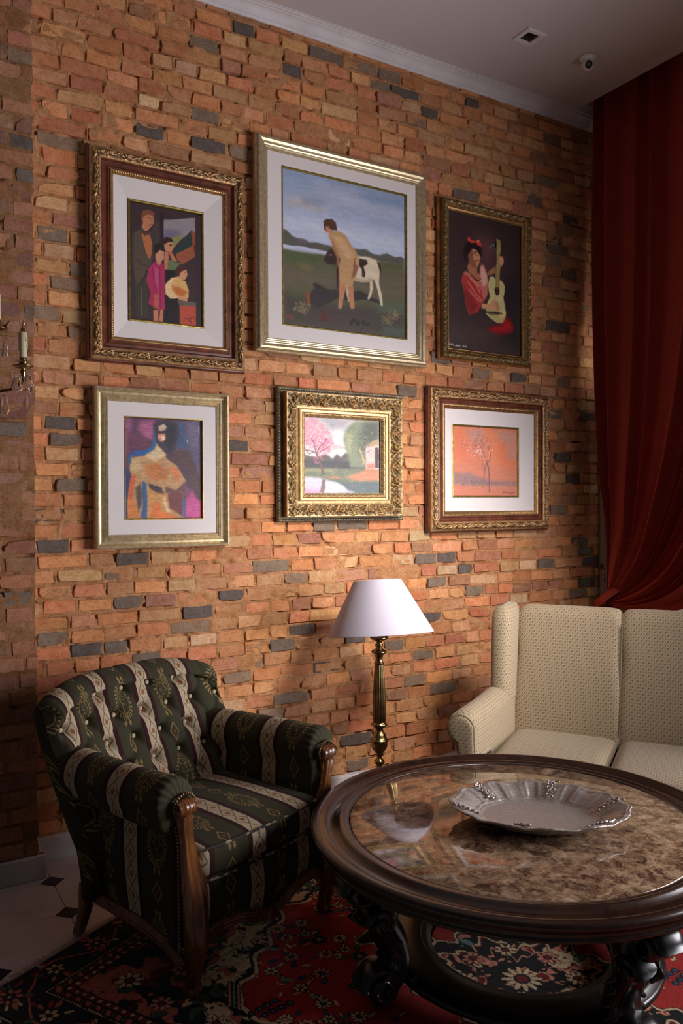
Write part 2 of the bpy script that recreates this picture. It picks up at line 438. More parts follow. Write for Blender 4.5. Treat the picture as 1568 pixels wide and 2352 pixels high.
# ================================================================== the room
WY = 3.8      # plane of the brick wall
rnd = random.Random(11)
PAL = [((214, 150, 104), 32), ((212, 158, 112), 26), ((204, 136, 98), 18), ((208, 164, 120), 13), ((182, 132, 104), 9), ((222, 184, 142), 2)]
PIER = [((176, 124, 96), 40), ((160, 116, 96), 35), ((184, 140, 108), 15), ((136, 100, 88), 10)]  # purple-brown pier bricks, darkened in colour to imitate the dim left edge
DARKC = [(126, 112, 100), (140, 122, 106), (106, 97, 92), (152, 128, 108)]
def pick_col(r, pal=None):
    t = r.random()*100
    for c, w_ in (pal or PAL):
        t -= w_
        if t < 0: break
    k = 1+r.uniform(-.10, .10)
    return tuple(min(255, max(0, v*k+r.uniform(-5, 5))) for v in c)
def brick_geo(x0, x1, z0, z1, r, prot, back=.022, chip=.3):
    j = lambda a: r.uniform(-a, a)
    xm = (x0+x1)/2+j(.02)
    P = [(x0+j(.0035), z0+j(.0025)), (xm, z0+j(.0025)), (x1+j(.0035), z0+j(.003)), (x1+j(.0025), (z0+z1)/2+j(.005)),
         (x1+j(.0035), z1+j(.003)), (xm+j(.015), z1+j(.0022)), (x0+j(.0035), z1+j(.003)), (x0+j(.0025), (z0+z1)/2+j(.005))]
    for k in (0, 2, 4, 6):
        if r.random() < chip*.5:
            s = r.uniform(.004, .014); sx = 1 if k in (0, 6) else -1; sz = 1 if k in (0, 2) else -1
            P[k] = (P[k][0]+sx*s*r.uniform(.4, 1.6), P[k][1]+sz*s*r.uniform(.2, .9))
    tx, tz = j(.014), j(.022); cx, cz = (x0+x1)/2, (z0+z1)/2
    V = []; n = 8
    for (x, z) in P:
        dx = .0022 if x < cx else -.0022; dz = .002 if z < cz else -.002
        V.append((x+dx, -(prot+tx*(x-cx)+tz*(z-cz)+j(.0008)), z+dz))
    for (x, z) in P: V.append((x, -(prot-.0035+tx*(x-cx)+tz*(z-cz)), z))
    for (x, z) in P: V.append((x, back, z))
    F = [tuple(range(n))]
    for b in (0, n):
        for k in range(n): F.append((b+k, b+n+k, b+n+(k+1) % n, b+(k+1) % n))
    return V, F
DARK = [(1.49,3.85),(1.67,4.00),(1.74,3.98),(2.04,3.85),(2.32,3.98),(2.64,3.99),(1.15,3.37),(1.43,3.52),(1.58,3.35),(1.70,3.37),(0.74,3.22),(2.89,3.85),(3.23,3.99),(3.18,3.46),(3.75,3.65),(4.03,3.45),(3.66,3.52),(3.21,2.36),(0.73,1.97),(0.78,1.89),(0.83,1.66),(0.79,1.57),(0.80,1.43),(1.09,1.34),(1.04,1.12),(1.67,1.12),(1.39,0.98),(0.79,0.98),(0.92,0.91),(1.06,0.91),(1.25,0.88),(2.05,0.90),(1.99,0.84),(1.89,0.59),(1.79,0.75),(2.86,1.26),(2.44,1.48),(2.17,1.48),(2.27,1.48),(4.04,1.87),(4.04,1.78),(3.96,2.19),(3.96,2.35),(4.19,1.34),(4.21,1.26),(4.19,1.17),(4.13,0.97),(0.83,2.78),(0.87,2.68),(0.78,2.58),(0.90,2.37),(2.83,0.59),(2.88,0.71),(3.01,0.49),(1.93,0.38),(2.29,0.30),(1.89,0.49),(1.70,0.74),(3.85,2.76),(3.87,1.52),(0.99,1.27),(4.19,1.05),(2.18,0.69),(2.67,0.76),(1.95,1.27),(4.21,2.19),(4.17,2.85),(4.00,3.06),(2.94,1.11),(3.23,1.04),(3.95,3.17),(1.51,1.07),(1.18,0.76),(2.41,0.83),(4.00,2.04)]

def courses(x0, x1, z0, z1, r, pitch=.0705, stagger=True, dark=None):
    out = []; z = z0; row = 0
    while z < z1-.02:
        h = pitch+r.uniform(-.003, .003); zt = min(z+h-r.uniform(.011, .017), z1)
        x = x0-r.uniform(0, .12)
        while x < x1:
            t = r.random(); L = r.uniform(.125, .15) if t < .62 else (r.uniform(.095, .12) if t < .82 else r.uniform(.18, .215))
            a, b = max(x, x0), min(x+L, x1)
            if b-a > .03: out.append((a, b, z+r.uniform(-.002, .002), zt+r.uniform(-.003, .002)))
            x += L+r.uniform(.009, .020)
        z += h; row += 1
    return out

def build_bricks(parent, rects, r, y, limit, cam_sort=True, darks=None, dark_rate=.06, hide=(), pal=None):
    cols = [None]*len(rects)
    if darks:
        for (dx, dz) in darks:
            k = min(range(len(rects)), key=lambda i: (max(rects[i][0]-dx, dx-rects[i][1], 0))**2+((rects[i][2]+rects[i][3])/2-dz)**2)
            cols[k] = r.choice(DARKC)
    fw = Vector((math.sin(math.radians(30.98)), math.cos(math.radians(30.98))))
    def key(i):
        a, b, z0, z1 = rects[i]; cx = (a+b)/2; cz = (z0+z1)/2
        d = cx*fw.x+y*fw.y
        hidden = any(l < a and b < rr and bt < z0 and z1 < t for l, rr, bt, t in hide)
        return (hidden, d*d/((b-a)*(z1-z0))*d)
    order = sorted(range(len(rects)), key=key)
    single = set(order[:limit]); rest = MB(); nrest = 0
    for i, (a, b, z0, z1) in enumerate(rects):
        prot = r.uniform(.0016, .0068) if r.random() > .07 else r.uniform(-.003, .001)
        V, F = brick_geo(a, b, z0, z1, r, prot)
        c = cols[i] or (pick_col(r, pal) if r.random() > dark_rate else r.choice(DARKC))
        V = np.array(V)
        if i in single:
            cen = np.array([(a+b)/2, 0, (z0+z1)/2])
            o = MB().add(V-cen, F, col=lin(c)).build('brick', M['brick'], parent, col=True)
            o.location = cen
        else: rest.add(V, F, col=lin(c)); nrest += 1
    if nrest: rest.build('brick_field', M['brick'], parent, col=True, kind='stuff')

def mortar_grid(mb, x0, x1, z0, z1, step, seed, amp=.0045, rects=None, dim=1.0):
    nx = int((x1-x0)/step); nz = int((z1-z0)/step)
    Xg, Zg = np.meshgrid(np.linspace(x0, x1, nx), np.linspace(z0, z1, nz), indexing='ij')
    h = amp*fbm(Xg*32, Zg*42, seed, 4)+.006*vnoise(Xg*9, Zg*11, seed+5)
    deep = smooth(.42, .75, vnoise(Xg*21, Zg*27, seed+9)); h = h-deep*.014
    if rects:
        # hollow cracks along some brick edges, a raised lip of mortar between them
        dist = np.full(Xg.shape, 1.0); dx_ = (x1-x0)/(nx-1); dz_ = (z1-z0)/(nz-1)
        for (a, b, c_, d_) in rects:
            i0, i1 = max(0, int((a-.03-x0)/dx_)), min(nx, int((b+.03-x0)/dx_)+1); j0, j1 = max(0, int((c_-.03-z0)/dz_)), min(nz, int((d_+.03-z0)/dz_)+1)
            if i1 <= i0 or j1 <= j0: continue
            xs, zs = Xg[i0:i1, j0:j1], Zg[i0:i1, j0:j1]
            ex = np.maximum(np.maximum(a-xs, xs-b), np.maximum(c_-zs, zs-d_)); dist[i0:i1, j0:j1] = np.minimum(dist[i0:i1, j0:j1], ex)
        crack = smooth(.0075, .002, np.abs(dist))*smooth(-.25, .35, vnoise(Xg*17, Zg*23, seed+31))
        h = np.where(dist < 0, np.minimum(h, .001), h+.0015)-crack*.010
    h = h+.0008
    G = np.stack([Xg, -h, Zg], -1)
    t = fbm(Xg*7, Zg*9, seed+3, 3)[..., None]*.5+.5
    c = lin((206, 150, 104))*(1-t)+lin((222, 170, 124))*t
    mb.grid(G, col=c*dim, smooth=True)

def room():
    # floor, ceiling
    MB().box((2.1, 1.4, -.06), (5.4, 5.6, .1)).build('floor', M['grout'], kind='structure')
    fl = bpy.data.objects['floor']; fl.location = (0, 0, 0)
    H = 4.14
    c = MB().box((1.40, 1.4, H+.10), (5.26, 5.6, .2))     # ends in the edge of the curtain slot at X=4.03
    c.box((4.28, 1.4, H+.22), (.52, 5.6, .04))
    c.build('ceiling', M['plaster'], kind='structure')
    # back wall: mortar with bricks
    wall = empty('wall_back', (0, WY, 0), kind='structure')
    R = courses(.60, 4.34, .112, 4.078, rnd)
    mb = MB(); mortar_grid(mb, .60, 4.36, .09, 4.10, .0068, 3, rects=R)
    mb.box((2.4, .10, 2.1), (4.2, .14, 4.4)); mb.build('mortar', M['mortar'], wall, col=True)
    hide = [(.93, 1.66, 2.28, 3.2), (1.76, 2.80, 2.4, 3.45), (2.95, 3.62, 2.47, 3.35), (.95, 1.58, 1.4, 2.12), (1.9, 2.62, 1.53, 2.16), (2.86, 3.77, 1.45, 2.25), (.9, 1.7, 0, .75)]
    build_bricks(wall, R, rnd, WY, 300, darks=DARK, dark_rate=.035, hide=hide)
    # projecting chimney-breast like pier at the left
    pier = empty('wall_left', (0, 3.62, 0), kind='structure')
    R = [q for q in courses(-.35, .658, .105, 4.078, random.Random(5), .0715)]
    mb = MB(); mortar_grid(mb, -.35, .652, 0, 4.16, .0125, 21, .003, dim=.62)  # pier mortar colour is dimmed as well, standing in for shade
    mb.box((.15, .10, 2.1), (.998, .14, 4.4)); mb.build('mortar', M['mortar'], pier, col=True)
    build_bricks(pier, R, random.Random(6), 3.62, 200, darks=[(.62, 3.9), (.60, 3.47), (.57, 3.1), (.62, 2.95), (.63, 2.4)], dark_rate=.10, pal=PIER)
    # baseboards
    b = MB(); r = random.Random(2)
    segs = [.66, 1.35, 2.15, 2.95, 3.75, 4.3]
    for a, z in zip(segs[:-1], segs[1:]):
        b.box(((a+z)/2, 3.79, .052), (z-a-.002, .045, .106), bev=.003)
    b.build('baseboard_back', M['stone'], kind='structure')
    b = MB()
    for a, z in zip([-.4, .02], [.018, .683]): b.box(((a+z)/2, 3.617, .050), (z-a, .04, .100), bev=.003)
    b.box((.664, 3.70, .05), (.04, .16, .10), bev=.003)
    b.build('baseboard_left', M['stone'], kind='structure')
    # mortar fillet between bricks and stone
    # floor tiles: 30 cm with clipped corners and black insets
    t0x, t0y, p = .70, 3.558, .3045
    k = .050; g = .0012
    def octm():
        q = p/2-g; c_ = k-g*.4
        P = [(q, -q+c_), (q, q-c_), (q-c_, q), (-q+c_, q), (-q, q-c_), (-q, -q+c_), (-q+c_, -q), (q-c_, -q)]
        return P
    def plate(P, mat, name):
        n = len(P); V = [(x*.994, y*.994, 0) for x, y in P]+[(x, y, -.0012) for x, y in P]+[(x, y, -.0095) for x, y in P]
        F = [tuple(range(n))]+[(b_+i, b_+n+i, b_+n+(i+1) % n, b_+(i+1) % n) for b_ in (0, n) for i in range(n)]
        return MB().add(V, F).mesh(name, mat)
    tm = plate(octm(), M['tile'], 'tile'); im = plate([(k-g, 0), (0, k-g), (-k+g, 0), (0, -k+g)], M['inset'], 'inset')
    def under_rug(x, y):
        U = (x-.302)*.8763+(y-2.807)*.4818; V = (x-.302)*.4818-(y-2.807)*.8763
        return .25 < U < 1.75 and .25 < V < 2.7
    for i in range(-4, 13):
        for j in range(0, 12):
            x, y = t0x+i*p, t0y-j*p
            if y > .2 and x < 4.3 and not under_rug(x, y):
                o = bpy.data.objects.new('inset', im); COL.objects.link(o); o.parent = fl; o.location = (x, y, 0)
            xc, yc = x+p/2, y+p/2
            if yc < 3.80+.1 and xc < 4.25 and not under_rug(xc, yc):
                o = bpy.data.objects.new('tile', tm); COL.objects.link(o); o.parent = fl; o.location = (xc, yc, 0)
    # cornice along the brick wall
    def cornice(name, x0, x1, prof, ragged=False):
        n = 160 if ragged else 2
        xs = np.linspace(x0, x1, n); m_ = MB(); G = np.zeros((n, len(prof), 3))
        for j, (d, z) in enumerate(prof):
            G[:, j, 0] = xs; G[:, j, 1] = WY-d; G[:, j, 2] = z
            if ragged and j == 1: G[:, j, 2] += .003*fbm(xs*30, xs*0, 4, 3)
        m_.grid(G, smooth=False, flip=True)
        e = len(prof)
        for k_ in (0, n-1): m_.f.append(tuple(k_*e+q for q in range(e))[::(1 if k_ else -1)]); m_.sm.append(False)
        m_.build(name, M['cornice'], kind='structure')
    arc = lambda c, r0, a0, a1, n=6: [(c[0]+r0*math.cos(math.radians(a0+(a1-a0)*i/n)), c[1]+r0*math.sin(math.radians(a0+(a1-a0)*i/n))) for i in range(n+1)]
    prof = [(-.03, 4.068), (.010, 4.070), (.014, 4.083), (.019, 4.084)]+arc((.062, 4.083), .042, 180, 110, 6)+[(.054, 4.124), (.056, 4.131), (.066, 4.1315), (.069, 4.136), (.078, 4.137), (.080, 4.145), (-.03, 4.145)]
    cornice('trim_1', .50, 4.03, prof, True)
    prof2 = [(-.03, 4.068), (.010, 4.070), (.014, 4.083), (.019, 4.084), (.024, 4.10), (.035, 4.118), (.052, 4.126), (.052, 4.137), (.06, 4.14), (.068, 4.165), (.085, 4.185), (.085, 4.2), (.10, 4.23), (.12, 4.26), (.12, 4.34), (-.03, 4.34)]
    cornice('trim_2', 4.031, 4.38, prof2)
    # right-hand wall with its tall window behind the sheer
    y0, y1, z0, z1 = -.6, 3.35, .35, 3.7
    wr = MB()
    wr.box((4.45, (y1+3.9)/2, 2.15), (.1, 3.9-y1, 4.4)); wr.box((4.45, -1.0, 2.15), (.1, .8, 4.4))
    wr.box((4.45, (y0+y1)/2, z0/2-.02), (.1, y1-y0, z0+.04)); wr.box((4.45, (y0+y1)/2, (z1+4.35)/2), (.1, y1-y0, 4.35-z1))
    wr.build('wall_right', M['wallpaint'], kind='structure')
    w1 = empty('window_1', (4.45, (y0+y1)/2, z0), kind='structure')
    L = y1-y0; Hh = z1-z0
    for a in range(5):
        MB().box((0, -L/2+L*a/4, Hh/2), (.07, .06, Hh), bev=.006).build('window_stile', M['window_wood'], w1)
    for a in (0, .33, .66, 1):
        MB().box((0, 0, Hh*a), (.07, L, .06), bev=.006).build('window_rail', M['window_wood'], w1)
    for a in range(4):
        MB().box((0, -L/2+L*(a+.5)/4, Hh/2), (.006, L/4-.05, Hh-.05)).build('pane', M['glass_pane'], w1)
room()

# ceiling fittings
def fittings():
    t = empty('recessed_downlight', (3.172, 3.278, 4.14), 0, 'small square recessed ceiling downlight with white rim and black aperture', 'light')
    a, b = .040, .064
    m = MB()
    P = []
    for (s, z) in ((b, 0), (b, -.007), (b-.003, -.010), (a, -.010), (a-.002, .0)): P.append([(i*s, j*s, z) for i, j in ((-1, -1), (1, -1), (1, 1), (-1, 1))])
    m.grid(P, closed_v=True, smooth=False); m.build('rim', M['white_plastic'], t)
    m = MB().box((0, 0, -.0009), (.078, .078, .0016)); m.build('aperture', M['black_plastic'], t)
    MB().lathe([(.001, -.0028), (.018, -.0026), (.024, -.0016), (.026, -.0012)], n=24).build('lens', M['black_plastic'], t)
    t = empty('dome_camera', (3.61, 3.26, 4.14), 0, 'white dome security camera hanging from the ceiling near the drape', 'camera')
    t.scale = (.76, .76, .80)
    MB().lathe([(.001, 0), (.062, 0), (.064, -.006), (.060, -.016), (.050, -.024), (.046, -.030), (.001, -.03)], n=32).build('base', M['white_plastic'], t)
    d = Vector((-.50, -.70, -.52)).normalized(); q = d.to_track_quat('Z', 'Y'); c = Vector((0, 0, -.048))
    prof = [(.001, -.046)]+[(.046*math.cos(math.radians(a_)), .046*math.sin(math.radians(a_))) for a_ in range(-80, 56, 9)]+[(.030, .036), (.028, .0365)]
    MB().lathe(prof, c=c, n=32, rot=q).build('housing', M['white_plastic'], t)
    MB().lathe([(.028, .0365), (.026, .030), (.020, .030), (.001, .030)], c=c, n=24, rot=q).build('lens_recess', M['black_plastic'], t)
    MB().lathe([(.014, .030), (.013, .0355), (.009, .037), (.007, .035), (.001, .035)], c=c, n=24, rot=q).build('lens', M['lens_grey'], t)
simple('lens_grey', 'lens_grey', (110, 100, 92), .3)
fittings()

# ================================================================== paintings
PAINT = {}
PAINT[1] = """
P 66,50,52 .01 0,-0 1,-0 1,1 0,1
P 78,62,60 .02 0.307,0.121 0.414,0.119 0.413,0.304 0.307,0.234
P 150,140,142 .01 0.46,0.105 0.917,0.032 0.916,0.165 0.707,0.241 0.463,0.258
P 118,112,130 .05 0.46,0.186 0.708,0.168 0.707,0.241 0.463,0.268
P 140,140,84 .005 0.555,0.258 0.69,0.212 0.742,0.222 0.622,0.324 0.588,0.338
P 50,62,60 .004 0.605,0.367 0.855,0.149 0.872,0.281 0.639,0.39
P 150,78,48 .006 0.855,0.149 0.92,0.17 0.912,0.277 0.872,0.281
P 158,88,60 .006 0.639,0.385 0.889,0.28 0.915,0.383 0.715,0.471 0.656,0.435
P 52,40,44 .01 0.414,0.036 0.46,0.03 0.463,0.299 0.413,0.304
P 60,48,50 .01 0.92,0.015 1,-0 1,1 0.921,1.003
P 72,64,56 .008 0.036,0.255 0.146,0.217 0.242,0.241 0.307,0.214 0.389,0.276 0.405,0.347 0.323,0.468 0.242,0.547 0.226,0.629 0.242,0.79 0.242,0.983 0.083,0.983 0.067,0.784 0.036,0.566 0.02,0.387
P 92,78,66 .01 0.052,0.263 0.146,0.222 0.226,0.325 0.307,0.439 0.274,0.513 0.178,0.634 0.083,0.722 0.052,0.585
L 40,34,36 .008 0.154,0.241 0.21,0.387 0.258,0.474
L 44,38,38 .008 0.083,0.722 0.178,0.644 0.242,0.557
L 46,38,38 .007 0.067,0.473 0.178,0.522 0.258,0.535
L 116,96,76 .012 0.146,0.717 0.154,0.958
P 186,112,72 .006 0.154,0.241 0.202,0.271 0.267,0.244 0.299,0.317 0.291,0.42 0.261,0.474 0.21,0.398 0.178,0.32
P 190,126,88 .006 0.159,0.104 0.202,0.068 0.275,0.054 0.332,0.083 0.324,0.15 0.275,0.192 0.242,0.221 0.194,0.227 0.159,0.2 0.178,0.157
P 130,78,50 .006 0.147,0.105 0.178,0.056 0.259,0.037 0.332,0.057 0.332,0.088 0.275,0.079 0.21,0.087 0.178,0.112 0.172,0.148 0.154,0.14
P 110,62,44 .006 0.178,0.239 0.226,0.248 0.275,0.233 0.275,0.253 0.21,0.265
E 60,40,34 .003 0.251,0.106 0.014,0.005
E 60,40,34 .003 0.304,0.099 0.013,0.004
L 150,84,60 .005 0.278,0.105 0.291,0.144
L 130,60,48 .005 0.255,0.171 0.291,0.16
P 60,38,36 .006 0.442,0.27 0.505,0.245 0.572,0.251 0.597,0.274 0.538,0.291 0.48,0.323 0.438,0.307
P 206,140,100 .006 0.455,0.326 0.538,0.286 0.592,0.29 0.605,0.336 0.571,0.371 0.513,0.377 0.471,0.36
E 50,44,44 .003 0.563,0.314 0.02,0.008
P 200,128,88 .006 0.479,0.38 0.529,0.375 0.534,0.437 0.512,0.532 0.471,0.536 0.463,0.444
P 200,120,84 .006 0.529,0.37 0.571,0.371 0.656,0.446 0.622,0.47 0.579,0.443
P 110,122,84 .008 0.521,0.448 0.588,0.442 0.655,0.456 0.698,0.462 0.621,0.532 0.512,0.532
L 60,70,60 .005 0.605,0.461 0.69,0.442
P 44,36,38 .01 0.487,0.539 0.621,0.532 0.654,0.779 0.688,1.006 0.461,1.01
P 40,34,36 .01 0.323,0.345 0.405,0.305 0.471,0.324 0.479,0.38 0.405,0.367 0.356,0.383 0.339,0.415
E 50,36,38 .01 0.397,0.383 0.074,0.042
P 214,150,118 .006 0.348,0.414 0.405,0.372 0.468,0.381 0.463,0.439 0.425,0.478 0.372,0.483 0.348,0.455
L 90,50,44 .004 0.388,0.412 0.413,0.413
L 90,50,44 .004 0.438,0.407 0.458,0.407
L 150,90,70 .004 0.425,0.411 0.428,0.437
P 212,146,110 .006 0.372,0.473 0.425,0.468 0.428,0.504 0.388,0.513 0.352,0.485
P 176,50,92 .008 0.307,0.495 0.347,0.481 0.396,0.517 0.429,0.478 0.474,0.505 0.479,0.648 0.47,0.773 0.483,0.885 0.387,0.902 0.306,0.877 0.242,0.851 0.274,0.767 0.218,0.661 0.25,0.546
L 110,36,70 .006 0.405,0.521 0.412,0.88
L 120,40,74 .008 0.307,0.541 0.319,0.652 0.355,0.751
P 196,80,120 .02 0.331,0.528 0.388,0.543 0.388,0.748 0.339,0.66
P 188,98,80 .015 0.323,0.764 0.388,0.759 0.388,0.892 0.322,0.886
P 206,130,96 .006 0.314,0.902 0.379,0.902 0.384,1.004 0.314,1
P 206,130,96 .006 0.404,0.899 0.45,0.887 0.445,1 0.395,1.003
P 84,48,44 .006 0.63,0.511 0.689,0.479 0.784,0.496 0.792,0.517 0.723,0.528 0.706,0.566 0.655,0.571
P 218,150,110 .006 0.715,0.529 0.784,0.507 0.801,0.558 0.766,0.598 0.706,0.608 0.675,0.58
E 60,40,36 .003 0.761,0.535 0.012,0.004
P 226,176,110 .008 0.571,0.599 0.672,0.58 0.723,0.607 0.775,0.613 0.818,0.693 0.809,0.768 0.688,0.766 0.553,0.787 0.483,0.751 0.479,0.669
P 200,116,56 .03 0.57,0.672 0.672,0.674 0.792,0.706 0.74,0.762 0.621,0.74
P 236,200,150 .01 0.571,0.601 0.613,0.598 0.57,0.672 0.57,0.713 0.671,0.768 0.621,0.782 0.537,0.778 0.487,0.741 0.49,0.668
P 222,156,116 .006 0.663,0.753 0.74,0.752 0.809,0.778 0.783,0.803 0.722,0.785 0.663,0.784
P 110,98,84 .006 0.654,0.79 0.922,0.791 0.922,0.828 0.685,0.84
P 190,84,60 .008 0.685,0.838 0.922,0.828 0.921,1.005 0.684,1.001
L 60,34,40 .006 0.748,0.94 0.782,0.953 0.799,0.936 0.825,0.961 0.851,0.933 0.886,0.92 0.912,0.945
L 60,34,40 .006 0.834,0.968 0.86,0.97
N .07
"""
PAINT[2] = """
G 150,166,196 200,206,226 -0 0.569
P 178,184,204 .06 0.028,0.207 0.101,0.154 0.231,0.129 0.365,0.128 0.463,0.142 0.365,0.208 0.175,0.219 0.082,0.244 0.037,0.237
P 196,184,180 .04 0.037,0.206 0.101,0.17 0.212,0.161 0.269,0.194 0.326,0.211 0.231,0.225 0.119,0.222 0.046,0.223
P 132,146,178 .05 0.156,0.167 0.307,0.163 0.269,0.178 0.175,0.188
P 190,190,208 .08 0.27,0.05 0.564,0.073 0.986,0.078 0.985,0.147 0.563,0.148 0.308,0.09
P 128,152,184 .06 0.625,0.062 0.975,0.029 0.975,0.081 0.718,0.094
P 204,208,226 .08 0.01,0.304 0.306,0.283 0.983,0.302 0.981,0.414 0.561,0.403 0.009,0.397
P 96,92,84 .008 0.002,0.389 0.036,0.396 0.082,0.424 0.118,0.434 0.164,0.434 0.215,0.446 0.267,0.437 0.305,0.439 0.363,0.442 0.421,0.449 0.421,0.49 0.229,0.487 0.002,0.491
P 116,100,112 .012 0.118,0.434 0.164,0.434 0.201,0.448 0.173,0.464 0.118,0.465
P 96,92,84 .008 0.561,0.428 0.601,0.43 0.673,0.423 0.724,0.44 0.777,0.444 0.84,0.425 0.915,0.44 0.964,0.429 0.994,0.442 0.993,0.48 0.872,0.481 0.662,0.478 0.56,0.469
P 200,204,228 .006 0.002,0.487 0.173,0.48 0.353,0.484 0.353,0.506 0.229,0.515 0.002,0.518
P 98,98,70 .012 0.002,0.518 0.229,0.517 0.363,0.506 0.56,0.477 0.993,0.476 1,1.007 -0,1.006
P 86,96,66 .04 0.002,0.53 0.267,0.521 0.362,0.531 0.173,0.606 0.001,0.591
P 138,118,70 .03 0.117,0.594 0.191,0.591 0.229,0.613 0.154,0.624
P 108,98,80 .06 0.001,0.63 0.362,0.627 0.979,0.542 0.998,0.744 0.558,0.73 0.001,0.745
P 78,70,64 .05 0.001,0.799 0.36,0.819 1.003,0.811 1,1.007 -0,1.006
P 92,104,88 .05 0.762,0.771 1.003,0.76 1.003,0.811 0.761,0.838
P 84,96,84 .05 0.813,0.932 1.001,0.93 1,0.981 0.812,0.982
P 64,56,54 .01 0.228,0.708 0.256,0.703 0.313,0.721 0.361,0.731 0.419,0.725 0.439,0.745 0.558,0.722 0.618,0.71 0.669,0.725 0.7,0.746 0.762,0.755 0.794,0.784 0.659,0.767 0.557,0.787 0.419,0.788 0.303,0.849 0.255,0.866 0.208,0.852 0.204,0.79 0.228,0.755 0.245,0.744
P 150,78,50 .005 0.17,0.774 0.209,0.775 0.213,0.858 0.19,0.854
P 92,54,48 .006 0.285,0.871 0.317,0.887 0.34,0.892 0.345,0.947 0.285,0.954
P 92,54,48 .006 0.36,0.914 0.377,0.914 0.377,0.948 0.359,0.946
P 92,54,48 .006 0.4,0.914 0.422,0.914 0.422,0.947 0.4,0.946
P 224,206,176 .006 0.585,0.481 0.662,0.47 0.745,0.478 0.786,0.493 0.794,0.534 0.78,0.569 0.774,0.645 0.794,0.718 0.804,0.787 0.785,0.794 0.761,0.697 0.733,0.626 0.712,0.62 0.721,0.685 0.7,0.746 0.684,0.766 0.671,0.757 0.695,0.697 0.691,0.639 0.619,0.649 0.538,0.643 0.519,0.605 0.529,0.53
P 60,46,40 .006 0.605,0.491 0.672,0.493 0.677,0.517 0.641,0.539 0.656,0.586 0.65,0.616 0.628,0.611 0.625,0.558 0.605,0.544
P 60,46,40 .006 0.755,0.489 0.784,0.493 0.794,0.534 0.788,0.581 0.775,0.536
P 190,166,140 .01 0.529,0.62 0.66,0.627 0.702,0.613 0.706,0.637 0.619,0.649 0.538,0.647
P 210,190,160 .006 0.493,0.682 0.508,0.68 0.527,0.791 0.515,0.796 0.498,0.738
P 64,48,42 .008 0.343,0.493 0.363,0.466 0.421,0.453 0.48,0.448 0.49,0.495 0.45,0.566 0.381,0.564 0.352,0.564 0.319,0.545 0.329,0.52
E 110,90,80 .004 0.372,0.503 0.016,0.008
P 70,52,46 .006 0.416,0.547 0.44,0.551 0.434,0.722 0.419,0.723 0.418,0.627
P 196,152,106 .006 0.354,0.375 0.378,0.343 0.422,0.332 0.462,0.337 0.501,0.363 0.541,0.406 0.576,0.442 0.6,0.487 0.605,0.544 0.584,0.596 0.564,0.64 0.548,0.683 0.562,0.754 0.562,0.836 0.535,0.839 0.527,0.775 0.506,0.712 0.503,0.672 0.483,0.74 0.457,0.847 0.433,0.85 0.436,0.769 0.444,0.68 0.44,0.608 0.435,0.568 0.45,0.518 0.431,0.504 0.402,0.468 0.378,0.424
P 214,172,124 .02 0.393,0.373 0.452,0.363 0.511,0.411 0.55,0.462 0.56,0.493 0.51,0.509 0.461,0.451 0.422,0.417
P 168,118,84 .012 0.383,0.399 0.407,0.435 0.436,0.487 0.44,0.568 0.422,0.57 0.419,0.514 0.387,0.446
P 200,134,96 .012 0.444,0.688 0.488,0.682 0.462,0.839 0.436,0.842
P 200,134,96 .012 0.513,0.695 0.553,0.69 0.562,0.827 0.535,0.831
P 150,98,72 .008 0.565,0.501 0.572,0.532 0.6,0.553 0.569,0.615 0.539,0.635 0.559,0.559
L 130,86,62 .005 0.567,0.496 0.568,0.533 0.554,0.555
P 86,60,46 .006 0.316,0.289 0.345,0.267 0.384,0.262 0.413,0.281 0.427,0.331 0.408,0.33 0.383,0.334 0.364,0.329 0.344,0.357 0.32,0.337
P 206,138,104 .006 0.333,0.319 0.359,0.314 0.369,0.337 0.393,0.337 0.364,0.362 0.349,0.356 0.337,0.35
N .06
X 150,130,84 70 0.08 .83 .22 .93
X 150,130,90 50 0.85 .80 .97 .88
X 150,130,90 40 0.77 .84 .90 .93
L 160,60,50 .006 0.021,0.943 0.043,0.948 0.061,0.934 0.079,0.944
L 160,60,50 .006 0.052,0.962 0.07,0.957 0.084,0.965
L 40,34,34 .006 0.526,0.941 0.536,0.928 0.551,0.938 0.536,0.948 0.526,0.941
L 40,34,34 .006 0.546,0.919 0.561,0.907 0.574,0.917 0.561,0.929 0.546,0.919
L 40,34,34 .006 0.581,0.935 0.594,0.922 0.606,0.937 0.592,0.95 0.581,0.935
L 40,34,34 .006 0.624,0.927 0.637,0.916 0.652,0.926 0.639,0.938 0.624,0.927
L 40,34,34 .006 0.657,0.936 0.67,0.924 0.684,0.935 0.669,0.948 0.657,0.936
L 40,34,34 .004 0.631,0.942 0.626,0.967 0.616,0.993
"""
